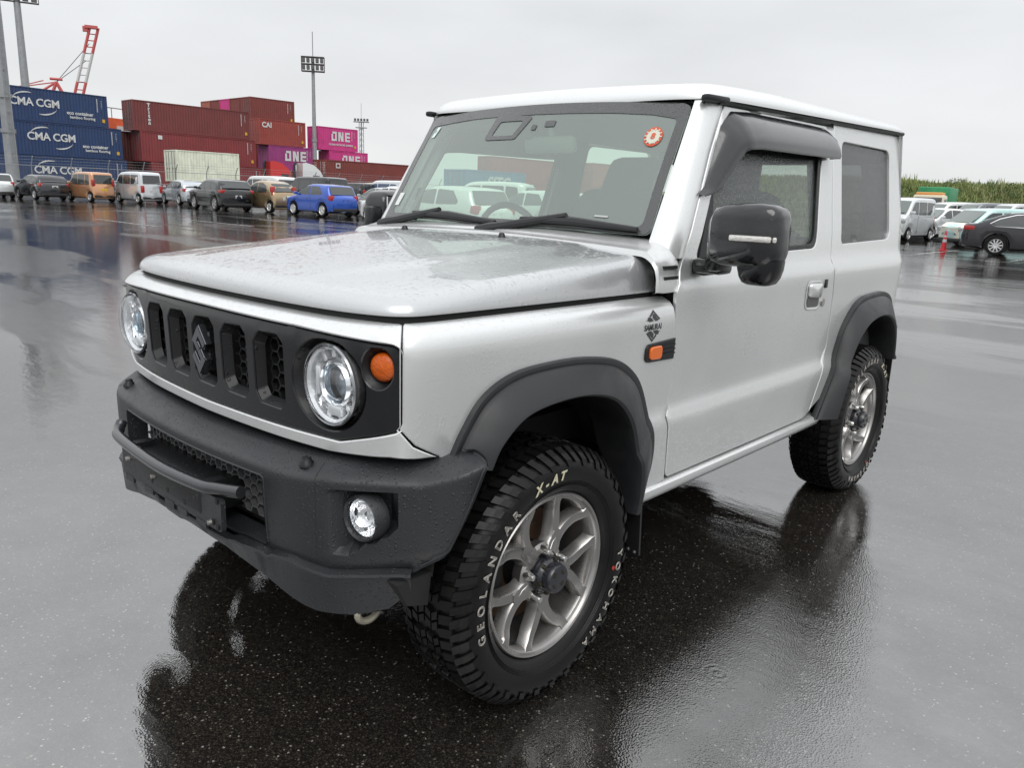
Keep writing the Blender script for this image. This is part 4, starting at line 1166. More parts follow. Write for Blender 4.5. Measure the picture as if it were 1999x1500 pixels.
            n = 8; vs = [p for r_ in rings for p in r_]; fs = []
            for i in range(len(rings)-1):
                for q in range(n): fs.append((i*n+q,i*n+(q+1)%n,(i+1)*n+(q+1)%n,(i+1)*n+q))
            fs += [tuple(range(n)),tuple((len(rings)-1)*n+q for q in range(n))]
            sp.add(vs,fs)
    for k in range(5):   # webs where each pair of spokes leaves the hub
        a0 = R(31+72*k); P = []
        for r_,da in ((.050,-22),(.085,-15),(.112,-9),(.120,0),(.112,9),(.085,15),(.050,22)): P.append((r_*math.sin(a0+R(da)), r_*math.cos(a0+R(da))))
        sp.prism(P, lambda a,b:(-.052,a,b), lambda a,b:(-.0225,a,b))
    sp.build('spokes', RIMM, rim, angle=32)
    ln = MB()
    for k in range(5):
        a = R(67+72*k); c = (-.022,.0665*math.sin(a),.0665*math.cos(a)); ln.lathe([(.0125,-.01),(.0125,.008),(.010,.020),(.0075,.026),(0,.028)],c,'X',12)
    split(ln.build('wheel_nut', pbr('nut_chrome',(.6,.6,.58),.22,.95), rim))
    hb_ = MB(); hb_.lathe([(.050,-.04),(.050,-.010),(.047,.002),(.041,.008),(.040,.026),(.036,.032),(.0,.033)],(0,0,0),'X',36)
    hub = hb_.build('hub_cap', pbr('hub_black',(.012,.013,.018),.3,0,.5), w)
    bb = MB()
    for k in range(6):
        a = R(20+60*k); bb.box((.005,.044*math.sin(a),.044*math.cos(a)),(.014,.012,.012),0,Matrix.Rotation(-a,3,'X'),.003)
    for k in range(4):
        a = R(45+90*k); bb.box((.033,.022*math.sin(a),.022*math.cos(a)),(.004,.012,.007),0,Matrix.Rotation(-a,3,'X'))
    split(bb.build('hub_bolt', pbr('hub_brass',(.05,.045,.03),.35,.6), hub))
    bd = MB(); bd.lathe([(.07,-.115),(.155,-.115),(.155,-.100),(.07,-.100)],(0,0,0),'X',48); bd.build('brake_disc', RUSTY, w)
    bd = MB(); bd.box((-.108,-.13,.02),(.07,.08,.13),0,None,.02); bd.lathe([(.0,-.14),(.17,-.14),(.17,-.135),(.0,-.133)],(0,0,0),'X',40); bd.build('brake_caliper', DARK, w)
    bd = MB(); bd.tube([(-.002,.196*math.sin(R(225)),.196*math.cos(R(225))),(.012,.190*math.sin(R(225)),.190*math.cos(R(225)))],.004,8); bd.build('valve', BLACKM, rim)
    return w
def copy_tree(o, parent=None):
    c = o.copy(); COL.objects.link(c)
    if parent is not None: c.parent = parent
    for ch in list(o.children): copy_tree(ch, c)
    return c
W0 = make_wheel()
TR = .339
def place(w, x, y, rx, flip=False):
    w.location = (x,y,TR); w.rotation_euler = (rx,0,math.pi if flip else 0)
place(W0,.755,0,0)
for x,y,rx,fl in ((.755,2.25,R(-50),False),(-.755,0,R(30),True),(-.755,2.25,R(100),True)):
    place(copy_tree(W0, car),x,y,rx,fl)
# spare wheel on the tail
sw = copy_tree(W0, car); sw.name = 'spare_wheel'; sw.location = (-.05,2.80,.86); sw.rotation_euler = (0,0,R(90))

# =====================================================================
#  THE PORT YARD
# =====================================================================
def ground_mat():
    m = bpy.data.materials.new('wet_asphalt'); m.use_nodes = True; nt = m.node_tree; L = nt.links.new
    p = nt.nodes['Principled BSDF']; t = N(nt,'ShaderNodeTexCoord')
    def noise(sc, det=3., rough=.5, vec=None, dist=0.):
        n = N(nt,'ShaderNodeTexNoise', inp={'Scale':sc,'Detail':det,'Roughness':rough,'Distortion':dist}); L(vec or t.outputs['Object'], n.inputs['Vector']); return n
    def mrange(src,a,b,c,d,smooth=False):
        r = N(nt,'ShaderNodeMapRange', inp={1:a,2:b,3:c,4:d}); r.interpolation_type = 'SMOOTHSTEP' if smooth else 'LINEAR'; L(src, r.inputs[0]); return r.outputs[0]
    def math_(op,a,b=None,clamp=False):
        n = N(nt,'ShaderNodeMath', operation=op, use_clamp=clamp)
        for i,v in enumerate((a,b)):
            if v is None: continue
            if isinstance(v,(int,float)): n.inputs[i].default_value = v
            else: L(v, n.inputs[i])
        return n.outputs[0]
    # aggregate: pale and brown stones in a black binder
    v = N(nt,'ShaderNodeTexVoronoi', inp={'Scale':190.}); L(t.outputs['Object'], v.inputs['Vector'])
    sp = N(nt,'ShaderNodeSeparateColor'); L(v.outputs['Color'], sp.inputs[0])
    stone = N(nt,'ShaderNodeValToRGB'); L(sp.outputs[0], stone.inputs[0]); e = stone.color_ramp; e.interpolation = 'CONSTANT'
    e.elements[0].position = 0; e.elements[0].color = (.028,.0245,.021,1); e.elements[1].position = .50; e.elements[1].color = (.040,.035,.029,1)
    for q,c in ((.78,(.044,.038,.031)),(.91,(.072,.060,.048)),(.965,(.15,.135,.115)),(.988,(.32,.30,.27))):
        k = e.elements.new(q); k.color = c+(1,)
    inner = mrange(v.outputs['Distance'],.25,.55,1.,.35)
    vm = N(nt,'ShaderNodeVectorMath', operation='SCALE'); L(stone.outputs[0], vm.inputs[0]); L(inner, vm.inputs['Scale'])
    big = noise(.35,4.,.55); tone = mrange(big.outputs['Fac'],.3,.7,.75,1.3)
    vm2 = N(nt,'ShaderNodeVectorMath', operation='SCALE'); L(vm.outputs[0], vm2.inputs[0]); L(tone, vm2.inputs['Scale'])
    L(vm2.outputs[0], p.inputs['Base Color'])
    # water film: standing water in shallow pools, thin film elsewhere
    mp = N(nt,'ShaderNodeMapping'); mp.inputs['Rotation'].default_value = (0,0,R(42)); mp.inputs['Scale'].default_value = (.10,.34,1); L(t.outputs['Object'], mp.inputs[0])
    n1 = noise(1.,5.,.62,mp.outputs[0],.4)
    pool = mrange(n1.outputs['Fac'],.43,.51,0.,1.,True)
    fine = noise(60.,2.)
    rough = mrange(pool,0,1,.115,.018); rough = math_('ADD', rough, mrange(fine.outputs['Fac'],.3,.7,-.012,.02))
    mid = noise(6.,5.,.7); rough = math_('ADD', rough, mrange(mid.outputs['Fac'],.35,.65,-.012,.028)); L(rough, p.inputs['Roughness'])
    film = noise(1.1,7.,.68,mp.outputs[0]); film2 = noise(2.6,6.,.7)
    L(mrange(math_('ADD',film.outputs['Fac'],film2.outputs['Fac']),.80,1.20,2.95,3.55), p.inputs['IOR'])
    # relief: stones stand out of the thin film, pools lie flat with small ripples
    h1 = math_('MULTIPLY', v.outputs['Distance'], math_('SUBTRACT',1.25,pool))
    b1 = N(nt,'ShaderNodeBump', inp={'Strength':.15,'Distance':.003}); L(h1, b1.inputs['Height'])
    mr_ = N(nt,'ShaderNodeMapping'); mr_.inputs['Rotation'].default_value = (0,0,R(42)); mr_.inputs['Scale'].default_value = (.55,1.6,1); L(t.outputs['Object'], mr_.inputs[0])
    rip = noise(5.,3.,.6,mr_.outputs[0]); b2 = N(nt,'ShaderNodeBump', inp={'Strength':.16,'Distance':.012}); L(rip.outputs['Fac'], b2.inputs['Height']); L(b1.outputs[0], b2.inputs['Normal'])
    # rings of falling drops
    vr = N(nt,'ShaderNodeTexVoronoi', voronoi_dimensions='2D', inp={'Scale':1.9}); L(t.outputs['Object'], vr.inputs['Vector'])
    s2 = N(nt,'ShaderNodeSeparateColor'); L(vr.outputs['Color'], s2.inputs[0])
    ph = math_('MULTIPLY', vr.outputs['Distance'], 150.); sn = math_('SINE', ph)
    env = math_('SUBTRACT', math_('MULTIPLY', s2.outputs[0], .11), vr.outputs['Distance'], True)
    ringh = math_('MULTIPLY', sn, math_('MULTIPLY', env, math_('GREATER_THAN', s2.outputs[1], .45)))
    b3 = N(nt,'ShaderNodeBump', inp={'Strength':.35,'Distance':.010}); L(ringh, b3.inputs['Height']); L(b2.outputs[0], b3.inputs['Normal'])
    L(b3.outputs[0], p.inputs['Normal'])
    return m
ASPH = ground_mat()
def setting(o): o['kind'] = 'structure'; return o
g = mesh('ground',[(-1800,-600,0),(1800,-600,0),(1800,2400,0),(-1800,2400,0)],[(0,1,2,3)],ASPH,smooth=False); setting(g)
# worn parking lines, part of the pavement
PAINT = pbr('worn_line_paint',(.30,.30,.29),.25,ior=1.9,noise=(9.,.5))
def line(x0,y0,x1,y1,w=.12):
    d = Vector((x1-x0,y1-y0)).normalized(); n = Vector((-d.y,d.x))*w/2
    o = mesh('parking_line',[(x0-n.x,y0-n.y,.004),(x1-n.x,y1-n.y,.004),(x1+n.x,y1+n.y,.004),(x0+n.x,y0+n.y,.004)],[(0,1,2,3)],PAINT,g,smooth=False)
for k in range(9): line(-22,9+3.1*k,-27,9+3.1*k)
for k in range(8): line(-8+2.6*k,30,-8+2.6*k,25)
line(-34,-2,-34,24,.10); line(-18,24,14,24.5,.12)
line(1.06,4.95,1.32,5.22,.035)
setting(mesh('container_yard',[(x,y,z) for z in (0,.42) for x,y in ((-140,-30),(-66.8,-30),(-66.8,140),(-140,140))],[(0,1,5,4),(1,2,6,5),(2,3,7,6),(3,0,4,7),(4,5,6,7)],pbr('yard_concrete',(.12,.12,.115),.3,noise=(.6,.3)),smooth=False))

# ------------------------------------------------------------------ containers
CM = {}
def cpaint(nm, rgb):
    m = pbr('container_'+nm, lin(*rgb), .5, noise=(.9,.16)); nt = m.node_tree; L = nt.links.new; p = nt.nodes['Principled BSDF']
    t = N(nt,'ShaderNodeTexCoord'); mp = N(nt,'ShaderNodeMapping'); mp.inputs['Scale'].default_value = (3.,3.,.35); L(t.outputs['Object'],mp.inputs[0])
    n = N(nt,'ShaderNodeTexNoise',inp={'Scale':1.2,'Detail':6.,'Roughness':.7}); L(mp.outputs[0],n.inputs['Vector'])
    r = N(nt,'ShaderNodeMapRange',inp={1:.56,2:.74,3:0.,4:.55}); L(n.outputs['Fac'],r.inputs[0])
    mx = N(nt,'ShaderNodeMix',data_type='RGBA'); L(r.outputs[0],mx.inputs[0]); mx.inputs[7].default_value = (.10,.060,.040,1)
    src = p.inputs['Base Color'].links[0].from_socket; L(src,mx.inputs[6]); L(mx.outputs[2],p.inputs['Base Color'])
    return m
CWHITE = pbr('container_print',(.62,.63,.62),.5,noise=(3,.1)); CYEL = pbr('container_yellow_tag',(.60,.36,.03),.5)
CSTEEL = pbr('container_bar',(.16,.15,.15),.45,.3)
def corr(mb, p0, ex, n, L_, H, pitch=.278, d=.036):
    """vertical corrugation from p0 along ex; n outward normal"""
    k = max(2,int(round(L_/pitch))); w = L_/k; pts = []
    for i in range(k): pts += [(i*w,0),(i*w+.26*w,0),(i*w+.5*w,-d),(i*w+.76*w,-d)]
    pts.append((L_,0)); vs = []
    for a,b in pts: q = p0+ex*a+n*b; vs += [q, q+Vector((0,0,H))]
    mb.add(vs,[(2*i,2*i+2,2*i+3,2*i+1) for i in range(len(pts)-1)])
def container(label, x, y, z, L_, H, paint, rz=0, group='shipping containers stacked beyond the fence', texts=(), fdoor=True):
    """origin: bottom of the near (front) end, centre; length runs along +Y, text side is +X"""
    t = empty('shipping_container',(x,y,z),rz); tag(t,label,'container',group)
    key = (paint.name,L_,H,fdoor)
    W = 2.44
    if key not in CM:
        me = {}
        mb = MB()
        for sx in (-1,1):
            for yy in (.06,L_-.06): mb.box((sx*(W/2-.06),yy,H/2),(.12,.12,H))
            mb.box((sx*(W/2-.04),L_/2,H-.05),(.07,L_-.24,.09)); mb.box((sx*(W/2-.05),L_/2,.08),(.09,L_-.24,.15))
        for yy in (.05,L_-.05): mb.box((0,yy,H-.06),(W-.24,.09,.11)); mb.box((0,yy,.08),(W-.24,.09,.15))
        me['frame'] = mb
        a = MB(); corr(a,Vector((W/2-.03,.12,.15)),Vector((0,1,0)),Vector((1,0,0)),L_-.24,H-.24); me['side_panel'] = a
        b = MB(); corr(b,Vector((-W/2+.03,L_-.12,.15)),Vector((0,-1,0)),Vector((-1,0,0)),L_-.24,H-.24); me['side_panel.'] = b
        c = MB(); c.add([(-W/2+.06,.08,H-.012),(W/2-.06,.08,H-.012),(W/2-.06,L_-.08,H-.012),(-W/2+.06,L_-.08,H-.012)],[(0,1,2,3)]); me['roof_panel'] = c
        e = MB(); corr(e,Vector((W/2-.12,L_-.04,.15)),Vector((-1,0,0)),Vector((0,1,0)),W-.24,H-.26); me['end_panel'] = e
        if fdoor:
            for k,sx in enumerate((-1,1)):
                d = MB(); d.box((sx*.55,.045,H/2),(1.07,.04,H-.30)); 
                for zz in (.2,.4,.6,.8): d.box((sx*.55,.022,.15+(H-.3)*zz),(.95,.012,.05))
                me['door'+'.'*k] = d
        else:
            d = MB(); corr(d,Vector((-W/2+.12,.04,.15)),Vector((1,0,0)),Vector((0,-1,0)),W-.24,H-.26); me['end_panel.'] = d
        CM[key] = {k:m_.build(k.replace('.',''),paint,t,smooth=False,fix=(k in('frame','door','door.'))) for k,m_ in me.items()}
        if fdoor:
            rods = []
            for xx in (-.80,-.32,.32,.80):
                r_ = MB(); r_.tube([(xx,.0,.12),(xx,.0,H-.12)],.022,6); r_.box((xx+.1,-.005,1.15),(.22,.02,.04)); rods.append(r_.build('lock_rod',CSTEEL,t))
            for i,r_ in enumerate(rods): CM[key]['rod%d'%i] = r_
    else:
        for k,o in CM[key].items():
            c = o.copy(); COL.objects.link(c); c.parent = t
    for body_,yy,zz,size,kw in texts:
        kw = dict(kw); mt = kw.pop('mat',CWHITE); vert = kw.pop('vert',False)
        M = Matrix(((0,0,1,W/2+.004),(1,0,0,yy),(0,1,0,zz),(0,0,0,1)))
        if vert: M = M @ Matrix.Rotation(R(-90),4,'Z')
        text_mesh('lettering',body_,size,mt,t,M,.004,**kw)
    return t
def marks(t, L_, H, n=0):
    """owner code columns near the far end of the text side"""
    W = 2.44; M = lambda yy,zz: Matrix(((0,0,1,W/2+.004),(1,0,0,yy),(0,1,0,zz),(0,0,0,1)))
    o = text_mesh('code_lettering','4\n5\nG\n1',.20,CWHITE,t,M(L_-.55,H*.70),.003)
    for i,zz in enumerate((.80,.74,.68,.62,.56,.50)):
        pass
    mb = MB()
    for i in range(14): mb.box((W/2+.003,L_-.95,H*.86-i*.085),(.004,.10,.05))
    mb.build('code_column',CWHITE,t,smooth=False)['kind'] = 'stuff'
    mb = MB(); mb.box((W/2+.004,L_-.45,H*.20),(.006,.26,.30)); mb.build('warning_tag',CYEL,t,smooth=False)
def one_letters(t, yc, zc, h, w):
    """squared O N E: ring with a notched corner, N, E"""
    W = 2.44/2+.004; st = h*.22; g_ = w*.30; mb = MB()
    def bx_(y0,z0,y1,z1): mb.box((W,yc+(y0+y1)/2,zc+(z0+z1)/2),(.004,abs(y1-y0),abs(z1-z0)))
    x0 = -1.5*w-g_; H = h/2
    bx_(x0,-H,x0+w,-H+st); bx_(x0+st*.6,H-st,x0+w,H); bx_(x0,-H+st,x0+st,H-st*1.2); bx_(x0+w-st,-H+st,x0+w,H-st)
    x1 = x0+w+g_; bx_(x1,-H,x1+st,H); bx_(x1+w-st,-H,x1+w,H)
    mb.add([(W+.001,yc+x1+st*.2,zc+H),(W+.001,yc+x1+st*1.3,zc+H),(W+.001,yc+x1+w-st*.2,zc-H),(W+.001,yc+x1+w-st*1.3,zc-H)],[(0,1,2,3)])
    x2 = x1+w+g_; bx_(x2,-H,x2+st,H)
    for z0 in (-H,-st/2,H-st): bx_(x2+st,z0,x2+w*.95,z0+st)
    mb.build('lettering',CWHITE,t,smooth=False,fix=False)
def swoosh(t, yc, zc, s=1.):
    """two tapered arcs above and below the company name"""
    W = 2.44
    for sg in (1,-1):
        pts_o = []; pts_i = []
        for k in range(17):
            q = k/16; a = R(170-95*q)
            wdt = .13*math.sin(math.pi*min(1,.08+q*.92))**.8*s+.01
            cx,cz = (-.55,.25); rx,rz = 1.25*s,.62*s
            ex,ez = cx+rx*math.cos(a), cz+rz*math.sin(a)
            pts_o.append((ex,ez+wdt*q*.9)); pts_i.append((ex,ez-wdt*.4))
        poly = pts_o+pts_i[::-1]
        mb = MB(); vs = [(W/2+.006, yc+sg*(px_)+0, zc+sg*(pz)) for px_,pz in poly]
        n = 17; fs = [(i,i+1,2*n-2-i,2*n-1-i) for i in range(n-1)]
        mb.add(vs,fs); mb.build('company_swoosh',CWHITE,t,smooth=False,fix=False)
NAVY = cpaint('navy',(34,58,98)); MAROON = cpaint('maroon',(112,52,50)); BROWN = cpaint('red_brown',(120,56,50)); RUST = cpaint('rust_red',(150,66,58)); MAG = cpaint('magenta',(196,58,128)); DKRED = cpaint('dark_red',(126,50,52)); CREAM = cpaint('cream',(226,230,210)); SKYB = cpaint('mid_blue',(58,124,158)); PURP = cpaint('purple_magenta',(150,58,120)); DKB = cpaint('dark_brown',(92,52,48)); ORB = cpaint('pale_rust',(158,92,78))
H_ = 2.85
def cma(label, y1, lev, rz=R(6)):
    L_ = 12.19; d = Vector((-math.sin(rz),math.cos(rz))); p = Vector((-79.9,y1))-d*L_ 
    c = container(label,p.x,p.y,.42+lev*H_,L_,H_-.03,NAVY,rz,'navy containers with two white arcs',
      [('CMA CGM',L_-6.35,1.58,.92,dict(spacing=.95,bold=.02)),('eco container',L_-2.55,1.02,.42,dict(bold=.012)),('bamboo flooring',L_-2.35,.66,.34,dict(bold=.008))])
    swoosh(c, L_-6.35, 1.52, 1.0); marks(c,L_,H_)
cma('top navy container of the left stack, nearest the tall grey mast',29.6,2)
cma('middle navy container of the left stack with white lettering and arcs',30.7,1)
cma('bottom navy container of the left stack, half hidden by fence and cars',31.0,0)
# maroon block right of the navy stack
t = container('long maroon container on top of its stack with stacked white letters at its near end',-79.6,31.9,.42+2*H_,12.19,H_-.03,MAROON,0)
for k,ch in enumerate('Triton'): text_mesh('lettering',ch,.46,CWHITE,t,Matrix(((0,0,1,1.224),(1,0,0,1.55),(0,1,0,2.42-.33*k),(0,0,0,1))),.004,bold=.025)
marks(t,12.19,H_)
t = container('long dark red container in the middle row below the maroon one',-79.4,32.4,.42+H_,12.19,H_-.03,DKRED,0); marks(t,12.19,H_)
mb = MB(); mb.box((1.224,1.9,2.35),(.006,.42,.36)); mb.build('white_logo_tag',CWHITE,t,smooth=False)
t = container('dark red container on the ground row behind the silver van',-79.2,33.2,.42,12.19,H_-.03,DKRED,0); marks(t,12.19,H_)
container('dark brown container end showing right of the navy stack, middle row',-82.3,31.0,.42+H_,12.19,H_-.03,DKB,0)
container('dark brown container end on the ground row right of the navy stack',-82.2,31.4,.42,12.19,H_-.03,DKB,0)
# four-high block behind
t = container('red-brown container topmost of the four-high stack',-90.2,50.3,.42+3*H_,6.06,H_-.03,BROWN,0); marks(t,6.06,H_)
for k,(m_,lb) in enumerate(((BROWN,'brown container end beside the topmost corner container'),(MAG,'magenta container end in the top row between brown ones'),(BROWN,'brown container end left of the magenta one in the top row'),(ORB,'pale rust container end at the left of the top row'))):
    container(lb,-92.75-2.5*k,50.3,.42+3*H_,6.06,H_-.03,m_,0,fdoor=False)
for lev in (2,1,0):
    container(['brown container low in the four-high stack','brown container second in the four-high stack','brown container third in the four-high stack'][lev],-90.2,50.3,.42+lev*H_,6.06,H_-.03,BROWN,0)
t = container('rust red container with white letters left of the upper magenta one',-84.0,47.8,.42+2*H_-.1,6.06,H_-.03,RUST,0,texts=[('CAI',.95,2.15,.78,dict(bold=.03))]); marks(t,6.06,H_)
t = container('purple magenta container with big white letters below the rust red one',-84.0,48.9,.42+H_-.1,6.06,H_-.03,PURP,0,'magenta containers with big white letters',[]); one_letters(t,3.55,1.75,1.15,.80); marks(t,6.06,H_)
container('dark red container at the ground below the purple magenta one',-84.0,48.9,.42,6.06,H_-.03,DKRED,0)
t = container('upper magenta container with big white letters right of the rust red one',-86.9,57.6,.42+2*H_,6.06,H_-.03,MAG,0,'magenta containers with big white letters',[('OCEAN NETWORK EXPRESS',3.4,.72,.29,dict(bold=.01))]); one_letters(t,3.4,1.75,1.15,.80); marks(t,6.06,H_)
t = container('lower magenta container half hidden behind a long red-brown one',-86.9,59.2,.42+H_,6.06,H_-.03,MAG,0,'magenta containers with big white letters',[]); one_letters(t,3.4,1.75,1.15,.80); marks(t,6.06,H_)
t = container('magenta container on the ground row behind the truck cabs',-86.9,59.2,.42,6.06,H_-.03,MAG,0,'magenta containers with big white letters')

def wheel_simple(mb_t, c, r, w, rimmat=None): mb_t.lathe([(r*.62,-w/2),(r*.93,-w/2),(r,-w*.3),(r,w*.3),(r*.93,w/2),(r*.62,w/2)],c,'X',20)
def trailer(label, x, y, L_, z):
    t = empty('container_chassis',(x,y,0)); tag(t,label,'trailer','chassis trailers under containers')
    mb = MB(); 
    for sx in (-.45,.45): mb.box((sx,L_/2,z-.2),(.15,L_,.35))
    for yy in np.linspace(.3,L_-.3,6): mb.box((0,yy,z-.1),(2.3,.12,.12))
    mb.box((0,L_-1,z-.5),(.2,.2,.8)); mb.build('chassis_frame',pbr('chassis_red',(.16,.03,.02),.5),t,smooth=False)
    for yy in (1.0,2.1):
        for sx in (-1,1):
            m2 = MB(); wheel_simple(m2,(sx*.95,yy,.50),.5,.45); m2.lathe([(0,-.15*sx),(.3,-.1*sx),(.3,.1)],(sx*1.0,yy,.50),'X',16); m2.build('wheel',RUBBER,t)
trailer('red chassis carrying the cream container behind the fence',-70.6,31.7,6.06,1.45)
t = container('cream container on a chassis behind the silver wagon',-70.6,31.7,1.45,6.06,2.75,CREAM,0)
trailer('red chassis carrying the long red-brown container behind the fence',-70.2,47.2,12.19,1.5)
t = container('long red-brown container on a chassis, its end full of white writing',-70.2,47.2,1.5,12.19,2.75,BROWN,0)
mb = MB(); mb.box((1.224,1.5,2.2),(.006,.55,.5)); mb.build('white_logo_tag',CWHITE,t,smooth=False)
mb = MB(); mb.box((1.228,1.5,2.2),(.006,.35,.3)); mb.build('logo_inset',BROWN,t,smooth=False)
mb = MB(); random.seed(4)
for cx in (-.95,-.62,.25,.70,.95):
    for k in range(13):
        w = random.uniform(.06,.2); mb.box((cx,.018,2.45-k*.16),(w,.006,.07))
mb.build('door_print',CWHITE,t,smooth=False)['kind'] = 'stuff'
mb = MB(); mb.box((-.62,.012,.9),(.3,.006,.35)); mb.box((-.1,.012,.8),(.2,.006,.25)); mb.build('warning_tag',CYEL,t,smooth=False)
# seen through the cabin
t = container('mid blue container with slanted white letters, seen through the windscreen',-39.5,37.7,0,6.06,2.98,SKYB,0,'containers seen through the windscreen',[('SITC',3.0,2.10,1.15,dict(shear=.35,bold=.04))])
container('rust red container behind the blue one, seen through the windscreen',-66.0,67.5,.0,12.19,2.9,RUST,0,'containers seen through the windscreen')
container('rust red container stacked above another, seen through the windscreen',-66.0,67.5,2.9,12.19,2.9,RUST,0,'containers seen through the windscreen')
container('pale rust container at the right end of the row, seen through the windscreen',-62.0,82.0,.0,12.19,2.9,ORB,0,'containers seen through the windscreen')
container('pale rust upper container at the right end, seen through the windscreen',-62.0,82.0,2.9,12.19,2.9,ORB,0,'containers seen through the windscreen')

# ------------------------------------------------------------------ masts, lattice tower, cranes
GALV = pbr('galvanised_steel',(.30,.31,.32),.5,.4,noise=(2.,.15)); DKSTEEL = pbr('lamp_steel',(.10,.10,.10),.6)
def mast(label, x, y, h, r, rz, cols=6, rows=4, head=None, ladder=False, pw=4.4):
    t = empty('floodlight_mast',(x,y,0)); tag(t,label,'light mast','floodlight masts')
    mb = MB(); mb.tube([(0,0,0),(0,0,h*.5),(0,0,h)],[r,r*.82,r*.62],18); mb.tube([(0,0,0),(0,0,.5)],[r*1.5,r*1.4],18)
    for z in (h*.27,h*.42): mb.tube([(0,0,z),(0,0,z+.28)],[r*1.12,r*1.12],18)
    mb.build('pole',GALV,t)
    if ladder:
        lm = MB()
        for dx in (-.2,.2): lm.tube([(r+.22,dx,2.5),(r*.75+.2,dx,h*.98)],.025,5)
        for z in np.arange(2.8,h*.95,.42): lm.box((r*.9+.21-(r*.17)*z/h,0,z),(.03,.4,.03))
        for z in np.arange(3,h*.95,3.): lm.box((r*.8+.1,0,z),(.3,.05,.05))
        lm.build('ladder',GALV,t,smooth=False)
    if head:
        M = Matrix.Rotation(rz,4,'Z'); pl = MB()
        W2 = pw/2
        for k in range(rows+1): pl.box(M@Vector((0,0,h-1.4+k*.72)),(pw,.9,.07),0,M.to_3x3())
        for sx in (-W2,0,W2): pl.box(M@Vector((sx,0,h-1.4+rows*.36)),(.09,.1,rows*.72+.1),0,M.to_3x3())
        pl.build('lamp_frame',DKSTEEL,t,smooth=False)
        for i in range(cols):
            for j in range(rows):
                lb = MB(); px_ = -W2+(i+.5)*pw/cols; lb.box(M@Vector((px_,-.3,h-1.05+j*.72)),(pw/cols*.68,.35,.46),0,M.to_3x3(),.05); lb.build('floodlight',DKSTEEL,t,smooth=False)
        if head == 'rod': rd = MB(); rd.tube([(0,0,h),(0,0,h+2.6)],.05,6); rd.build('lightning_rod',GALV,t)
mast('thick grey mast with a ladder at the left edge in front of the navy containers',-68.4,18.4,16.8,.46,R(60),ladder=True)
mast('grey mast with a lamp rack at its top behind the navy containers',-123.2,36.5,25.3,.62,R(70),5,4,head='x',pw=5.0)
mast('slender grey mast with a lamp rack and rod rising above the magenta container',-75.3,50.1,15.0,.26,R(50),5,2,head='rod',pw=2.4)
def lattice():
    t = empty('lattice_tower',(-95.9,71.9,0)); tag(t,'thin lattice tower with small lamps right of the magenta containers','tower')
    mb = MB(); h = 11.0; w = .30
    for a,b in ((-w,-w),(w,-w),(w,w),(-w,w)): mb.tube([(a,b,0),(a*.7,b*.7,h)],.05,5)
    zs = np.arange(0,h,.8)
    for i,z in enumerate(zs[:-1]):
        k = 1-.3*z/h; 
        for a,b,c,d in ((-w,-w,w,-w),(w,-w,w,w),(w,w,-w,w),(-w,w,-w,-w)): mb.tube([(a*k,b*k,z),(c*k,d*k,z+.8)],.025,4)
    mb.build('tower_frame',GALV,t,smooth=False)
    mb = MB(); mb.box((0,0,h),(2.2,.9,.10),R(45)); mb.box((0,0,h-.8),(1.6,.7,.10),R(45)); mb.build('platform',GALV,t,smooth=False)
    for k in range(5):
        mb = MB(); q = (k-2)*.45; mb.box((q*.7,q*.7,h+.3),(.28,.28,.34),R(45)); mb.build('floodlight',DKSTEEL,t,smooth=False)
    mb = MB(); mb.tube([(0,0,h),(0,0,h+2.6)],.03,5); mb.build('lightning_rod',GALV,t)
lattice()
CR = pbr('crane_red_hazed',lin(190,88,86),.5,noise=(.1,.1)); CW = pbr('crane_white',(.55,.55,.54),.5)  # CR is a paled red, with the haze of distance put into its colour
def crane():
    t = empty('harbour_crane',(-316.5,118.8,-3),R(68)); tag(t,'distant red and white harbour crane with its boom raised behind the containers','crane')
    # boom: two chords with bracing, banded red and white
    a0 = Vector((-8.,0,28)); a1 = Vector((.5,-1,57.5))
    for k,(f0,f1,m_) in enumerate(((0,.36,CR),(.36,.70,CW),(.70,1.0,CR))):
        p = a0.lerp(a1,f0); q = a0.lerp(a1,f1); mb = MB()
        for dx in (-1.35,1.35): mb.tube([p+Vector((dx,0,0)),q+Vector((dx,0,0))],.55,6)
        for i in range(5): c = p.lerp(q,i/4); mb.tube([c+Vector((-1.3,0,0)),c+Vector((1.3,0,0))],.2,5)
        mb.build('boom_section',m_,t,smooth=False)
    mb = MB(); mb.box((-.4,-1,57.6),(4.2,2,1.0)); mb.box((-2.4,-1,56.8),(1.6,1.2,1.8)); mb.build('boom_tip',CR,t,smooth=False)
    mb = MB()
    sh = lambda v: (v[0]-8,v[1],v[2])
    for a,b,r_ in [(sh(a),sh(b),r_) for a,b,r_ in (((0,0,28),(-5,0,38),.55),((-5,0,38),(-9,0,28),.6),((-5,0,38),(-17,0,29.5),.42),((-5,0,38),(-27,0,33),.22),((-5.2,0,38),(-1,0,29),.5),((-9,0,38.2),(-27,0,32),.2),((-3,0,39),(-7,0,39),.5))]: mb.tube([a,b],r_,6)
    for a,b in [(sh(a),sh(b)) for a,b in (((-9,0,28),(-9,0,0)),((0,0,28),(0,0,0)),((-9,12,28),(-9,12,0)),((0,12,28),(0,12,0)),((-30,0,28),(4,0,28)),((-30,12,28),(4,12,28)),((-9,0,28),(-9,12,28)),((0,0,28),(0,12,28)))]: mb.tube([a,b],.8,6)
    mb.build('gantry',CR,t,smooth=False)
    mb = MB(); mb.box((-16,6,30),(9,6,5)); mb.build('machinery_house',CW,t,smooth=False)
    mb = MB(); mb.tube([(-13,0,38),(-1.4,-1,52)],.12,5); mb.tube([(-13,0,38),(-3,-1,46)],.12,5); mb.build('stay_cable',DKSTEEL,t,smooth=False)
crane()
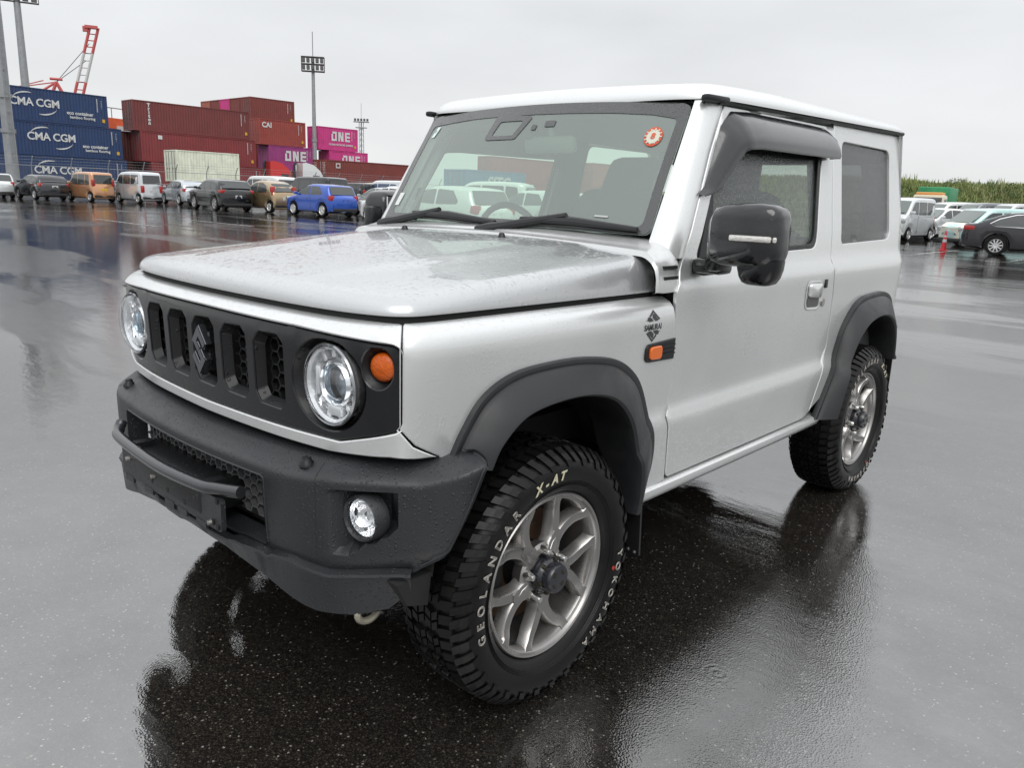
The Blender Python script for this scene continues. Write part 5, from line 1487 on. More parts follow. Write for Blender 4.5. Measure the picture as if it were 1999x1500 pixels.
def stacker():
    t = empty('container_stacker',(-101,38.8,.42),R(20)); tag(t,'orange container handling machine glimpsed between navy and maroon stacks','machine')
    OR = pbr('machine_orange',lin(206,92,52),.5,noise=(1.,.15))
    mb = MB(); mb.box((0,0,7.6),(1.2,6.2,1.2)); mb.box((-.2,-2.6,3.8),(.9,.9,7.2)); mb.box((-.2,2.6,3.8),(.9,.9,7.2)); mb.box((0,0,6.2),(1.0,5,.6)); mb.build('gantry_frame',OR,t,smooth=False)
    mb = MB(); mb.tube([(0,-3,8.2),(0,-3,9.4),(0,3,9.4),(0,3,8.2)],.07,5); mb.tube([(0,0,8.2),(0,0,9.4)],.06,5); mb.build('handrail',GALV,t,smooth=False)
    mb = MB(); mb.box((.9,1.2,6.6),(.5,2.4,1.4)); mb.build('white_panel',CW,t,smooth=False)
    for yy in (-2.6,2.6): mb = MB(); wheel_simple(mb,(0,yy,.7),.7,.6); mb.build('wheel',RUBBER,t)
stacker()

# ------------------------------------------------------------------ yard fence
def fence():
    t = empty('yard_fence',(-66,8,0)); tag(t,'wire mesh fence with angled barbed-wire posts behind the parked cars','fence')
    G = pbr('fence_galvanised',(.33,.34,.35),.5,.4)
    n = 34; pitch = 2.75
    mb = MB(); mb.tube([(0,0,0),(0,0,2.25),(.42,.0,2.85)],.042,6); p0 = mb.build('post',G,t)
    for k in range(1,n):
        c = p0.copy(); COL.objects.link(c); c.parent = t; c.location = (0,k*pitch,0)
    for z,x in ((.15,0),(2.2,0),(1.15,0)):
        mb = MB(); mb.tube([(x,0,z),(x,(n-1)*pitch,z)],.024,5); mb.build('rail',G,t)
    for f in (.25,.6,.95):
        mb = MB(); mb.tube([(.42*f,0,2.25+.6*f),(.42*f,(n-1)*pitch,2.25+.6*f)],.008,4); mb.build('barbed_wire',G,t)
    mb = MB(); P = .16; Lh = (n-1)*pitch; z0,z1 = .1,2.2
    for k in range(int(Lh/P)):
        for sg in (1,-1):
            y0 = k*P+(0 if sg>0 else z1-z0); y1 = y0+sg*(z1-z0)
            if 0 <= min(y0,y1) and max(y0,y1) <= Lh:
                w = .004; mb.add([(0,y0-w,z0),(0,y0+w,z0),(0,y1+w,z1),(0,y1-w,z1)],[(0,1,2,3)])
    o = mb.build('wire_mesh',G,t,smooth=False,fix=False); o['kind'] = 'stuff'
fence()

# ------------------------------------------------------------------ parked vehicles
KIND = {
'hatch': dict(L=3.85,W=1.69,H=1.50,belt=.98,tum=.17,wh=(-1.18,1.20,.305),
  prof=[(-1.88,.24),(-1.925,.50),(-1.86,.74),(-1.55,.86),(-1.02,.97),(-.90,1.0),(-.55,1.20),(-.15,1.40),(.20,1.485),(.65,1.50),(1.15,1.475),(1.52,1.42),(1.66,1.20),(1.78,.98),(1.90,.86),(1.925,.55),(1.88,.26)],
  win=[[(-.72,1.03),(-.20,1.34),(.02,1.40),(.26,1.415),(.26,.995)],[(.33,.995),(.33,1.415),(.95,1.38),(1.22,1.10),(1.16,1.015)]],
  ws=(-.90,1.02,-.22,1.38),rw=(1.75,1.02,1.55,1.38),tail=(1.78,.88,.30,.24),head=(-1.72,.80,.42,.16)),
'kei': dict(L=3.40,W=1.475,H=1.60,belt=.98,tum=.22,wh=(-1.27,1.28,.285),
  prof=[(-1.62,.26),(-1.68,.48),(-1.62,.78),(-1.45,.95),(-1.10,1.12),(-.70,1.35),(-.30,1.52),(.15,1.60),(.65,1.58),(1.12,1.46),(1.40,1.28),(1.58,1.05),(1.67,.80),(1.70,.5),(1.66,.26)],
  win=[[(-.95,1.04),(-.55,1.32),(-.20,1.46),(.10,1.49),(.10,1.0)],[(.17,1.0),(.17,1.49),(.60,1.47),(.95,1.34),(1.10,1.08),(1.02,1.0)]],
  ws=(-1.12,1.12,-.42,1.47),rw=(1.60,1.04,1.20,1.42),tail=(1.50,1.08,.16,.46),head=(-1.50,.82,.34,.20)),
'wagon': dict(L=4.55,W=1.75,H=1.50,belt=.98,tum=.17,wh=(-1.38,1.28,.315),
  prof=[(-2.20,.24),(-2.27,.50),(-2.20,.72),(-1.70,.86),(-1.15,.96),(-.98,1.0),(-.50,1.22),(-.10,1.41),(.35,1.49),(1.0,1.49),(1.65,1.43),(1.95,1.28),(2.12,1.02),(2.24,.90),(2.28,.55),(2.22,.26)],
  win=[[(-.78,1.03),(-.18,1.34),(.10,1.405),(.22,1.41),(.22,.99)],[(.29,.99),(.29,1.41),(1.05,1.40),(1.05,.99)],[(1.11,.99),(1.11,1.40),(1.60,1.34),(1.82,1.10),(1.70,1.0)]],
  ws=(-.98,1.02,-.18,1.39),rw=(2.09,1.05,1.72,1.40),tail=(2.08,.90,.34,.20),head=(-2.02,.76,.46,.15)),
'suv': dict(L=4.45,W=1.82,H=1.58,belt=1.05,tum=.17,wh=(-1.36,1.32,.36),
  prof=[(-2.15,.30),(-2.22,.58),(-2.16,.88),(-1.85,.98),(-1.10,1.06),(-.92,1.09),(-.50,1.30),(-.12,1.49),(.30,1.57),(1.0,1.57),(1.62,1.50),(1.90,1.32),(2.06,1.08),(2.18,.96),(2.22,.62),(2.16,.34)],
  win=[[(-.72,1.10),(-.22,1.40),(.08,1.475),(.20,1.48),(.20,1.06)],[(.27,1.06),(.27,1.48),(.98,1.46),(.98,1.06)],[(1.04,1.06),(1.04,1.46),(1.50,1.38),(1.68,1.16),(1.56,1.07)]],
  ws=(-.92,1.11,-.20,1.47),rw=(2.04,1.12,1.72,1.46),tail=(2.02,.98,.44,.16),head=(-1.98,.88,.44,.15)),
'tallkei': dict(L=3.40,W=1.475,H=1.76,belt=1.0,tum=.10,wh=(-1.24,1.28,.28),
  prof=[(-1.62,.24),(-1.68,.48),(-1.64,.86),(-1.45,.98),(-1.22,1.04),(-.90,1.35),(-.68,1.60),(-.40,1.72),(.1,1.76),(.9,1.76),(1.42,1.72),(1.56,1.60),(1.63,1.05),(1.69,.70),(1.70,.40),(1.66,.24)],
  win=[[(-1.0,1.05),(-.68,1.42),(-.52,1.60),(-.06,1.62),(-.06,1.0)],[(.0,1.0),(.0,1.62),(.80,1.62),(.80,1.0)],[(.87,1.0),(.87,1.62),(1.30,1.59),(1.36,1.05),(1.30,1.0)]],
  ws=(-1.20,1.06,-.64,1.63),rw=(1.635,1.10,1.575,1.60),tail=(1.60,1.12,.10,.40),head=(-1.50,.84,.30,.20)),
'keivan': dict(L=3.40,W=1.475,H=1.88,belt=1.10,tum=.09,wh=(-1.12,1.28,.275),
  prof=[(-1.60,.26),(-1.68,.50),(-1.66,.86),(-1.58,1.05),(-1.42,1.18),(-1.12,1.55),(-.92,1.74),(-.62,1.84),(.1,1.88),(1.1,1.88),(1.52,1.83),(1.63,1.68),(1.67,1.10),(1.69,.70),(1.70,.42),(1.66,.26)],
  win=[[(-1.22,1.20),(-.92,1.58),(-.80,1.68),(-.42,1.70),(-.42,1.14)],[(-.35,1.14),(-.35,1.70),(.48,1.70),(.48,1.14)],[(.55,1.14),(.55,1.70),(1.40,1.68),(1.45,1.16)]],
  ws=(-1.44,1.20,-.94,1.71),rw=(1.672,1.18,1.638,1.68),tail=(1.66,.86,.08,.42),head=(-1.58,.88,.20,.20)),
'van': dict(L=4.70,W=1.70,H=1.98,belt=1.15,tum=.09,wh=(-1.30,1.32,.33),
  prof=[(-2.25,.28),(-2.33,.52),(-2.31,.90),(-2.15,1.08),(-1.95,1.18),(-1.55,1.60),(-1.30,1.84),(-.95,1.95),(0,1.98),(1.5,1.98),(2.10,1.93),(2.24,1.76),(2.30,1.15),(2.34,.70),(2.34,.45),(2.30,.28)],
  win=[[(-1.70,1.22),(-1.30,1.64),(-1.15,1.74),(-.75,1.76),(-.75,1.16)],[(-.66,1.16),(-.66,1.76),(.52,1.76),(.52,1.16)],[(.60,1.16),(.60,1.76),(1.98,1.73),(2.05,1.20)]],
  ws=(-1.98,1.20,-1.34,1.80),rw=(2.30,1.22,2.25,1.76),tail=(2.30,.90,.08,.40),head=(-2.22,.88,.26,.24)),
'sedan': dict(L=4.90,W=1.83,H=1.465,belt=.95,tum=.20,wh=(-1.45,1.33,.335),
  prof=[(-2.38,.24),(-2.45,.50),(-2.38,.70),(-1.85,.84),(-1.20,.94),(-1.0,.97),(-.45,1.22),(.0,1.40),(.40,1.46),(.85,1.45),(1.30,1.36),(1.75,1.16),(2.05,1.05),(2.36,1.02),(2.41,.85),(2.45,.60),(2.40,.28)],
  win=[[(-.80,1.0),(-.18,1.30),(.12,1.385),(.34,1.39),(.34,.97)],[(.41,.97),(.41,1.39),(.85,1.365),(1.30,1.22),(1.52,1.06),(1.38,.99)]],
  ws=(-1.0,.99,-.08,1.38),rw=(1.92,1.10,1.10,1.40),tail=(2.22,.90,.44,.16),head=(-2.16,.74,.50,.14)),
}
CGLASS = pbr('car_glass_dark',(.030,.036,.035),.06,0,.0,spec=.9,ior=1.6); CGLASS2 = pbr('car_glass_clear',(.10,.13,.115),.06,0,.0,spec=.9,ior=1.6)
TAIL = pbr('tail_lamp_red',(.42,.015,.012),.15,0,.5); HEADL = pbr('head_lamp_clear',(.55,.57,.58),.12,.6); PLATE = pbr('plate_white',(.55,.55,.52),.5); PLATEY = pbr('plate_yellow',(.70,.48,.02),.5)
BUMPD = pbr('car_lower_black',(.02,.02,.021),.5)
WR = {}
def rim_style(nm):
    if nm in WR: return WR[nm]
    me = {}
    WR[nm] = nm; return nm
CARS = {}
def car_body_mesh(kind):
    K = KIND[kind]; L_,W,H = K['L'],K['W'],K['H']
    prof = K['prof']; yf,yr,r = K['wh']; ra = r+.055
    sm = catmull(prof,4); top = [tuple(p) for p in sm]
    def arch(yc): return [(yc-ra*math.cos(a), max(.20,.0+r+ra*math.sin(a))) for a in np.linspace(R(-18),R(198),15)][::-1]
    bottom = []
    y_end = top[-1]; 
    bottom += arch(yr); bottom += [(y,z) for y,z in [(yr-ra-.05,.22),(yf+ra+.05,.22)]]; bottom += arch(yf)
    loop = top+bottom
    def hw(y,z):
        t = max(0,(z-K['belt'])/(H-K['belt'])); e = max(0,(abs(y)/(L_/2)-.72)/.28)
        return W/2*(1-K['tum']*t**1.25)*(1-.15*e*e)-.02*max(0,(.45-z)/.25)
    loop = loop if area(loop)>0 else loop[::-1]
    loop = resample(loop,.16)
    l1 = offset(loop,.028); l2 = offset(loop,.075)
    V,F,Lp = fill([l2],.16); n = len(loop)
    vs = []; fs = []
    for s in (1,-1):
        b = len(vs)
        vs += [(s*hw(y,z),y,z) for y,z in V]
        f = [tuple(b+i for i in q) for q in F]
        ring2 = [b+i for i in Lp[0]]
        b1 = len(vs); vs += [(s*(hw(y,z)-.022),y,z) for y,z in l1]
        b0 = len(vs); vs += [(s*(hw(y,z)-.075),y,z) for y,z in loop]
        for i in range(n):
            j = (i+1)%n; f += [(ring2[j],ring2[i],b1+i,b1+j),(b1+j,b1+i,b0+i,b0+j)]
        if s > 0: f = [q[::-1] for q in f]
        fs += f
        if s > 0: R0 = b0
        else: R1 = b0
    bc = len(vs)   # crowned centre line
    cm = np.array(loop).mean(0)
    for (y,z) in loop:
        up_ = .018 if z > K['belt']*.8 else (.0)
        e = .05 if (abs(y) > L_/2-.35 and z < K['belt']+.02) else 0
        vs.append((0,y+math.copysign(e,y),z+up_))
    for i in range(n):
        j = (i+1)%n; fs += [(R0+i,R0+j,bc+j,bc+i),(bc+i,bc+j,R1+j,R1+i)]
    return vs,fs,hw
def vehicle(kind, name, label, x, y, rz, rgb, group, detail=2, cat='car', glass=None, rim=(.5,.5,.5), spokes=7, plate=None, lower=None, metal=.4, sc=None, nose=None):
    K = KIND[kind]; t = empty(name,(x,y,0),rz)
    tag(t,label,cat,group)
    if sc: t.scale = sc
    paint = pbr('car_paint_%d_%d_%d'%rgb, lin(*rgb), .22, metal, 1.)
    G = glass or CGLASS
    if kind not in CARS:
        vs,fs,hw = car_body_mesh(kind); CARS[kind] = (vs,fs,hw)
    vs,fs,hw = CARS[kind]
    key = (kind,rgb)
    if key in CARS: bo_ = CARS[key].copy(); COL.objects.link(bo_); bo_.parent = t
    else:
        bo_ = mesh('body',vs,fs,paint,t,angle=45); bm = bmesh.new(); bm.from_mesh(bo_.data); bmesh.ops.recalc_face_normals(bm,faces=bm.faces[:]); bm.to_mesh(bo_.data); bm.free(); bo_.data.set_sharp_from_angle(angle=R(45)); CARS[key] = bo_
    W = K['W']; yf,yr,r = K['wh']
    # windows
    for s in (1,-1):
        for poly in K['win']:
            p = rpoly([(a,b,.05) for a,b in poly],3); cx = np.mean([q[0] for q in p]); cz = np.mean([q[1] for q in p])
            v = [(s*(hw(a,b)+.006),a,b) for a,b in p]+[(s*(hw(cx,cz)+.006),cx,cz)]; n = len(p)
            mesh('side_window',v,[(i,(i+1)%n,n) for i in range(n)],G,t,smooth=False)
        if kind == 'sedan':
            pts_ = [(s*(hw(a,b)+.010),a,b) for poly in K['win'] for a,b in poly]
            ol = [(-.84,.985),(-.18,1.315),(.12,1.40),(.38,1.405),(.86,1.38),(1.34,1.23),(1.60,1.06),(1.42,.975),(.36,.955)]
            tr = MB(); tr.tube([(s*(hw(a,b)+.008),a,b) for a,b in ol],.014,5,closed=True); tr.build('window_trim',CHROME,t)
    def across(nm,y0,z0,y1,z1,out,mat):
        rows = []
        for k in range(5):
            q = k/4; yy = y0+(y1-y0)*q; zz = z0+(z1-z0)*q
            d = Vector((0,y1-y0,z1-z0)).normalized(); nn = Vector((0,-d.z,d.y)); 
            if (out<0) != (nn.y<0): nn = -nn
            # nearest body silhouette at this z
            w = hw(yy,zz)-.10
            rows.append([(w*u, yy+nn.y*(.03+.018*(1-u*u)), zz+nn.z*(.03+.018*(1-u*u))) for u in (-1,-.6,0,.6,1)])
        loft(nm,rows,mat,t)
    across('windscreen',*K['ws'],-1,CGLASS2 if glass is None else G); across('rear_window',*K['rw'],1,G)
    if nose:
        across('nose_panel',-2.30,.42,-2.33,.92,-1,pbr('car_paint_%d_%d_%d'%nose,lin(*nose),.32,.1,.7)); across('nose_panel',-2.31,.93,-1.99,1.17,-1,pbr('car_paint_%d_%d_%d'%nose,lin(*nose),.32,.1,.7))
    # lamps
    ty,tz,tl,th = K['tail']; hy,hz,hl,hh = K['head']
    for s in (1,-1):
        w = hw(ty,tz); mb = MB(); mb.box((s*(w-.085),ty-.02,tz),(.20,tl*.62+.10,th),s*R(8),None,.03); mb.build('tail_lamp',TAIL,t)
        w = hw(hy,hz); mb = MB(); mb.box((s*(w-.13),hy-.04,hz),(.26,hl*.6+.08,hh),s*R(-14),None,.03); mb.build('head_lamp',HEADL,t)
    # lower trim, plate, wheel wells
    mb = MB(); mb.box((0,0,.30),(W*.80,K['L']*.86,.18)); mb.box((0,yf,r+.10),(W*.86,r*2.1,r*1.5)); mb.box((0,yr,r+.10),(W*.86,r*2.1,r*1.5)); mb.build('underside',BUMPD,t,smooth=False)
    mb = MB(); ry = K['L']/2; mb.box((0,ry-.005,.72 if kind not in ('sedan','wagon') else .78),(.34,.08,.17),0,None,.01); mb.build('number_plate',plate or PLATE,t,smooth=False)
    mb = MB(); mb.box((0,ry-.02,.34),(W*.80,.10,.14),0,None,.03); mb.box((0,-ry+.02,.34),(W*.80,.10,.13),0,None,.03); mb.box((0,-ry+.035,.62),(W*.5,.09,.10),0,None,.02); mb.build('bumper_trim',BUMPD,t,smooth=False)
    for s in (1,-1):
        a,b = K['win'][0][0]; mb = MB(); mb.box((s*(hw(a,b)+.10),a-.02,b+.03),(.19,.10,.13),0,None,.03); mb.build('door_mirror',paint,t)
    if detail > 1:
        for s in (1,-1):
            z0 = .30; z1 = K['belt']-.01
            for yy in (K['win'][0][-1][0]+.035,):
                mb = MB(); q = [(s*(hw(yy,z)+.001),yy,z) for z in np.linspace(z0,z1,6)]; mb.tube(q,.006,4); mb.build('door_gap',BUMPD,t,smooth=False)
            for dy in (-.22,.82):
                mb = MB(); yy = K['win'][0][-1][0]+dy; mb.box((s*(hw(yy,.9)+.01),yy,K['belt']-.13),(.03,.17,.03),0,None,.008); mb.build('door_handle',paint,t)
    # wheels
    k2 = ('wheel',round(r,3),rim,spokes)
    for s in (1,-1):
        for yy in (yf,yr):
            if k2 not in CARS:
                mb = MB(); mb.lathe([(r*.66,.10),(r*.80,.115),(r*.95,.105),(r,.07),(r,-.07),(r*.95,-.10),(r*.6,-.1)],(0,0,0),'X',28); wv = mb.build('wheel',RUBBER,t)
                mb = MB(); mb.lathe([(r*.68,.102),(r*.655,.112),(r*.62,.10),(r*.60,.05),(r*.58,-.05)],(0,0,0),'X',28); mb.lathe([(0,.085),(r*.16,.085),(r*.18,.06)],(0,0,0),'X',12)
                for k in range(spokes):
                    a = 2*math.pi*k/spokes; c = Vector((.078,r*.37*math.sin(a),r*.37*math.cos(a))); mb.box(c,(.03,r*(.20 if spokes<9 else .13),r*.56),0,Matrix.Rotation(-a,3,'X'),.006)
                mb.build('wheel_rim',pbr('rim_%d'%int(rim[0]*100),rim,.3,.6,.3),wv)
                mb = MB(); mb.lathe([(0,.02),(r*.62,.02)],(0,0,0),'X',20); mb.build('wheel_back',BUMPD,wv)
                CARS[k2] = wv
            else: wv = copy_tree(CARS[k2],t)
            wv.parent = t; wv.location = (s*(W/2-.115),yy,r); wv.rotation_euler = (R(17)*yy,0,0 if s>0 else math.pi)
    return t
LR = 'cars parked in the row left of the off-roader'; BR = 'cars in the second parked row'; RR_ = 'cars parked at the right'; FR = 'cars far off at the right before the green bank'; TW = 'cars seen through the windscreen'
q = R(-90)
V = vehicle
V('hatch','parked_car','white hatchback cut off by the left edge of the photo',-55.9,13.7,q-R(4),(225,228,228),LR)
V('wagon','parked_car','dark grey station wagon second from the left edge of the row',-53.7,15.7,q+R(2),(52,54,58),LR,metal=.6)
V('tallkei','parked_car','tall copper orange kei car with a yellow plate',-51.2,17.7,q+R(6),(206,152,112),LR,plate=PLATEY,metal=.5)
V('keivan','parked_van','small silver box van with dark rear windows next to the copper car',-49.0,19.7,q+R(4),(214,217,220),LR,cat='van',metal=.5)
V('wagon','parked_car','silver station wagon between the silver box van and the black crossover',-47.4,21.9,q-R(6),(196,202,206),LR,metal=.6)
V('suv','parked_car','black crossover with alloy wheels left of the tan car',-37.9,19.3,q-R(5),(24,25,28),LR,spokes=5,rim=(.45,.45,.45))
V('kei','parked_car','tan rounded small car with tall red corner lamps',-36.0,21.0,q-R(2),(168,146,112),LR,rim=(.75,.75,.73),spokes=11,metal=.6)
V('hatch','parked_car','bright blue hatchback with silver wheels',-31.4,21.1,q+R(1),(36,84,184),LR,rim=(.75,.76,.77),spokes=12,metal=.3,plate=BUMPD)
V('hatch','parked_car','white hatchback half hidden behind the off-roader front pillar',-24.0,19.9,q-R(4),(232,234,234),LR,spokes=6,rim=(.6,.6,.6))
V('sedan','parked_car','silver sedan behind the white hatchback near the pillar',-31.2,24.8,q-R(3),(190,194,196),LR,glass=CGLASS2)
V('suv','parked_car','dark green-black crossover roof behind the black crossover',-56.5,28.9,q,(40,46,46),BR,1)
V('van','parked_van','white van behind the tan car',-47.6,27.9,q,(228,230,228),BR,1,cat='van')
V('van','parked_van','black van behind the blue hatchback',-41.0,27.3,q,(34,36,40),BR,1,cat='van')
V('tallkei','parked_car','black tall small car right of the black van',-43.2,32.0,q,(30,32,36),BR,1)
V('keivan','parked_van','pale yellow small van far behind the silver sedan',-49.5,38.3,q,(214,206,160),BR,1,cat='van')
V('van','parked_van','white van with blue-tinted windows next to the front pillar',-40.5,33.0,q,(222,226,228),BR,1,cat='van',glass=pbr('blue_glass',(.05,.09,.17),.06,spec=.9))
V('hatch','parked_car','white hatchback at the left in the windscreen view',-15.3,14.6,q,(232,234,232),TW,1)
V('tallkei','parked_car','white tall small car in the middle of the windscreen view',-18.4,19.4,q+R(25),(232,234,232),TW,1)
V('hatch','parked_car','white hatchback at the right in the windscreen view',-16.6,19.9,q-R(5),(228,232,230),TW,1)
V('van','parked_van','white van below the blue container in the windscreen view',-32.7,34.6,q+R(20),(232,234,232),TW,1,cat='van')
V('wagon','parked_car','white station wagon further off in the windscreen view',-27.8,26.1,q,(230,232,230),TW,1)
V('wagon','parked_car','silver station wagon behind the driver seat in the windscreen view',-19.6,25.2,q+R(10),(205,210,210),TW,1)
V('sedan','parked_car','dark sedan with silver multi-spoke wheels at the right edge',-2.75,29.0,R(97),(46,45,50),RR_,rim=(.7,.7,.7),spokes=10,metal=.6,sc=(1,.93,.94))
V('van','parked_van','mint green and white van beside the dark sedan',-5.2,35.4,R(-42),(190,222,218),RR_,cat='van',sc=(1,.95,.77),nose=(232,230,212))
V('keivan','parked_van','small silver van just right of the off-roader tail',-9.55,37.6,R(-6),(212,215,216),RR_,cat='van')
V('wagon','parked_car','white car between the small silver van and the mint van',-9.6,42.2,R(-15),(228,230,230),RR_)
for i,(x,y,kd,rgb,lb) in enumerate(((-12.4,58.4,'van',(224,226,226),'white van before the green bank, leftmost of its row'),(-10.4,57.7,'van',(120,124,128),'grey van before the green bank, second of its row'),(-8.4,57.0,'van',(205,208,208),'silver van before the green bank, third of its row'),(-6.4,56.3,'van',(90,92,98),'dark grey van before the green bank, fourth of its row'),(-4.4,55.6,'van',(180,184,188),'pale grey van before the green bank, at the right edge'),
    (-9.8,50.4,'suv',(206,210,212),'silver crossover in the middle right rows'),(-7.8,49.7,'suv',(228,230,230),'white crossover in the middle right rows, left one'),(-5.8,49.0,'suv',(230,232,232),'white crossover in the middle right rows, right one'),(-3.8,48.3,'van',(226,228,228),'white van in the middle right rows'),
    (-6.4,43.6,'suv',(120,124,128),'grey crossover behind the mint van'),(-4.2,42.8,'suv',(226,228,228),'white crossover behind the mint van'),(-2.0,42.0,'suv',(222,224,224),'white crossover behind the dark sedan'),(-13.6,51.4,'wagon',(60,62,66),'dark wagon behind the white car'))):
    V(kd,'parked_van' if kd=='van' else 'parked_car',lb,x,y,R(-40),rgb,FR,1,cat='van' if kd=='van' else 'car')

# trucks
def cab(label,x,y,rgb,rz,h=3.1):
    t = empty('truck_cab',(x,y,.05),rz); tag(t,label,'truck','truck tractors beyond the fence'); P = pbr('car_paint_%d_%d_%d'%rgb,lin(*rgb),.35,.1,.6)
    pr = [(-1.25,.5),(-1.30,1.5),(-1.12,2.55),(-.85,3.0),(-.2,3.55),(.6,3.75),(.95,3.7),(1.0,.5)]
    mb = MB(); mb.prism([(a,b) for a,b in pr], lambda a,b:(-1.2,a,b), lambda a,b:(1.2,a,b)); bm_ = mb.build('cab_body',P,t,smooth=False)
    for s in (1,-1):
        mb = MB(); mb.prism([(-.95,1.75),(-.80,2.5),(-.1,2.55),(-.1,1.75)], lambda a,b:(s*1.205,a,b), lambda a,b:(s*1.215,a,b)); mb.build('side_window',CGLASS,t,smooth=False)
        mb = MB(); mb.box((s*1.38,-1.15,2.2),(.22,.12,.62),0,None,.03); mb.build('door_mirror',BUMPD,t)
        for yy in (-.45,2.6):
            mb = MB(); wheel_simple(mb,(s*1.0,yy,.52),.52,.32); mb.lathe([(0,.1*s),(.3,.08*s)],(s*1.02,yy,.52),'X',14); mb.build('wheel',RUBBER,t)
    mb = MB(); mb.prism([(-1.31,1.65),(-1.16,2.5),(-1.14,2.48),(-1.29,1.65)], lambda a,b:(-1.05,a,b), lambda a,b:(1.05,a,b)); mb.build('windscreen',CGLASS2,t,smooth=False)
    mb = MB(); mb.box((0,1.6,.75),(1.0,3.6,.3)); mb.box((0,-1.32,.8),(2.2,.1,.5)); mb.build('frame_rails',BUMPD,t,smooth=False)
    mb = MB(); mb.tube([(1.0,1.15,.8),(1.0,1.15,3.5),(1.0,1.0,3.75)],.13,10); mb.build('exhaust_stack',BUMPD,t)
cab('red truck cab with a black exhaust in front of the magenta containers',-70.6,42.6,(200,40,38),R(160))
cab('white truck cab with a rounded roof next to the red one',-70.4,46.0,(224,226,226),R(165))
def dumptruck():
    t = empty('tarp_truck',(-16.9,69.6,0),R(6)); tag(t,'truck with an orange cab top and a green tarpaulin load before the bank','truck')
    mb = MB(); mb.box((0,1.2,2.3),(2.3,4.6,1.9),0,None,.12); mb.build('green_tarpaulin',pbr('tarp_green',lin(38,132,84),.5,noise=(1.5,.25)),t)
    mb = MB(); mb.box((0,-2.1,1.75),(2.2,1.7,1.7),0,None,.15); mb.build('cab_body',pbr('cab_yellowish',lin(222,214,190),.4),t)
    mb = MB(); mb.box((0,-2.2,2.68),(1.9,1.3,.22),0,None,.06); mb.build('roof_visor',pbr('visor_orange',lin(226,160,90),.4),t)
    mb = MB(); mb.box((0,-2.97,2.0),(1.9,.05,.8),0,None,.02); mb.build('windscreen',CGLASS,t)
    for s in (1,-1):
        mb = MB(); mb.box((s*1.11,-2.3,2.0),(.03,.9,.6),0,None,.01); mb.build('side_window',CGLASS,t)
        for yy in (-2.2,1.4,2.6): mb = MB(); wheel_simple(mb,(s*.95,yy,.48),.48,.3); mb.build('wheel',RUBBER,t)
    mb = MB(); mb.box((0,.2,.85),(1.1,6.0,.4)); mb.build('frame_rails',BUMPD,t,smooth=False)
dumptruck()
# red marker cone
def cone():
    t = empty('traffic_cone',(-5.58,28.8,0)); tag(t,'tall red traffic cone standing on the wet ground left of the dark sedan','cone')
    RC = pbr('cone_red',lin(196,40,52),.4)
    mb = MB(); mb.lathe([(.100,.03),(.078,.18),(.028,.66),(.02,.68),(.0,.68)],(0,0,0),'Z',24); mb.build('cone_body',RC,t)
    mb = MB(); mb.box((0,0,.018),(.28,.28,.03),R(20),None,.01); mb.build('cone_base',RC,t)
    mb = MB(); mb.lathe([(.068,.30),(.056,.40)],(0,0,0),'Z',24); mb.lathe([(.049,.47),(.042,.53)],(0,0,0),'Z',24); mb.build('cone_band',pbr('cone_band_pale',(.55,.50,.50),.4),t)
cone()

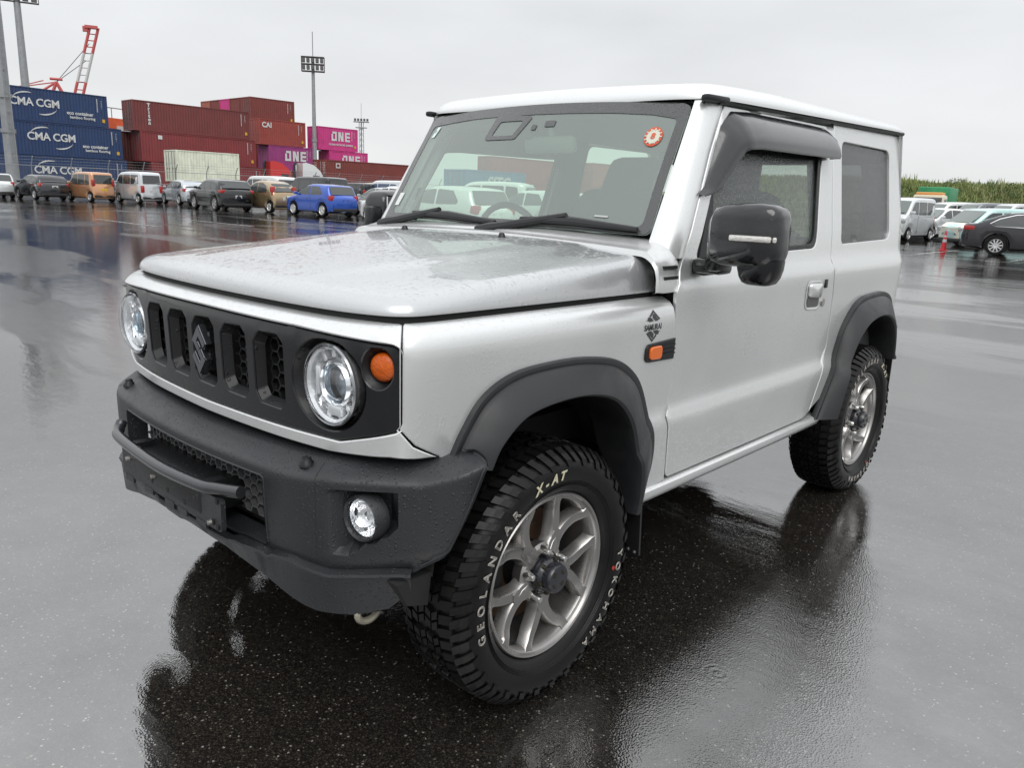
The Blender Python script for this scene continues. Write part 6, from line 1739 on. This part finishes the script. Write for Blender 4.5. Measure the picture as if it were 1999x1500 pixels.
# ------------------------------------------------------------------ green bank
def bank():
    ax = Vector((-40,118,0)); bx = Vector((40,197,0)); ax = ax-(bx-ax)*.22
    d = (bx-ax).normalized(); n = Vector((-d.y,d.x,0)); L_ = (bx-ax).length
    if n.y < 0: n = -n
    rows = [(0,0),(3,1.8),(7,4.0),(10,5.1),(14,5.3),(30,5.2),(60,4.9)]
    tp = lambda a: min(1,max(0,a/14))*min(1,max(0,(L_-a)/14))
    nx = 110; vs = []; fs = []
    for i in range(nx+1):
        for k,(o,h) in enumerate(rows):
            p = ax+d*(L_*i/nx)+n*(o+rng.normal(0,.2)); vs.append((p.x,p.y,(h+(rng.normal(0,.12) if k else 0))*tp(L_*i/nx)-.05))
    m = len(rows)
    for i in range(nx):
        for k in range(m-1): fs.append((i*m+k,(i+1)*m+k,(i+1)*m+k+1,i*m+k+1))
    setting(mesh('green_bank',vs,fs,pbr('bank_soil_green',lin(96,108,58),.9,noise=(.3,.3)),angle=180))
    # reeds and tall grass: tapering blades in clumps
    mats = [pbr('reed_%d'%i,lin(*c),.7,noise=(.15,.25)) for i,c in enumerate(((116,131,74),(130,140,84),(94,110,62),(142,145,98)))]
    for gi,m_ in enumerate(mats):
        vs = []; fs = []
        N_ = 3300
        for _ in range(N_):
            a = rng.uniform(0,L_); o = abs(rng.normal(0,1))*5 if rng.random()<.3 else rng.uniform(0,15)
            h0 = float(np.interp(o,[r_[0] for r_ in rows],[r_[1] for r_ in rows]))*tp(a); p = ax+d*a+n*o
            hh = rng.uniform(.4,1.0)*(1+.35*math.sin(a*.21+gi)+.25*math.sin(a*.83+gi*2))*(1.5 if rng.random()<.04 else 1); 
            for b in range(8):
                ang = rng.uniform(0,math.pi); w = rng.uniform(.03,.08); q = p+Vector((rng.normal(0,.45),rng.normal(0,.45),0)); ln = rng.normal(0,.25),rng.normal(0,.25)
                k = len(vs); cx,cy = math.cos(ang)*w,math.sin(ang)*w
                vs += [(q.x-cx,q.y-cy,h0-.1),(q.x+cx,q.y+cy,h0-.1),(q.x+cx*1.3+ln[0]*.5,q.y+cy*1.3+ln[1]*.5,h0+hh*.6),(q.x-cx*1.3+ln[0]*.5,q.y-cy*1.3+ln[1]*.5,h0+hh*.6),(q.x+ln[0],q.y+ln[1],h0+hh)]
                fs += [(k,k+1,k+2,k+3),(k+3,k+2,k+4)]
        o = mesh('tall_grass',vs,fs,m_,None,smooth=False); o['kind'] = 'stuff'
        tag(o,['mid green tall grass covering the bank','light green tall grass covering the bank','dark green tall grass covering the bank','yellow-green tall grass covering the bank'][gi],'grass')
    # leafy bushes breaking the line of the grass
    vs = []; fs = []
    for bi in range(26):
        a = rng.uniform(0,L_); o = rng.uniform(5,16); h0 = float(np.interp(o,[r_[0] for r_ in rows],[r_[1] for r_ in rows]))*tp(a); c = ax+d*a+n*o; sz = rng.uniform(.7,1.6)
        for _ in range(420):
            q = rng.normal(0,1,3); q /= np.linalg.norm(q); q *= rng.uniform(.55,1.05)**.5; x,y,z = c.x+q[0]*sz*1.3, c.y+q[1]*sz*1.3, h0+.35*sz+q[2]*sz*.75
            e = rng.normal(0,.09,(3,3)); k = len(vs); vs += [(x+e[i][0],y+e[i][1],z+e[i][2]) for i in range(3)]; fs.append((k,k+1,k+2))
    b_ = mesh('bank_scrub',vs,fs,pbr('bush_green',lin(86,102,60),.6,noise=(.5,.3)),None,smooth=False); b_['kind'] = 'stuff'; tag(b_,'dark leafy scrub growing among the tall grass on the bank','scrub')
    t = empty('bank_fence',tuple(ax-n*2)); tag(t,'thin grey fence at the foot of the green bank','fence')
    G = pbr('fence_galvanised',(.33,.34,.35),.5,.4)
    for i in range(int(L_/3.4)):
        mb = MB(); mb.tube([tuple(d*(i*3.4)),tuple(d*(i*3.4)+Vector((0,0,2.0)))],.05,5); mb.build('post',G,t)
    for z in (1.0,1.95): mb = MB(); mb.tube([tuple(Vector((0,0,z))),tuple(d*L_+Vector((0,0,z)))],.025,4); mb.build('rail',G,t)
bank()
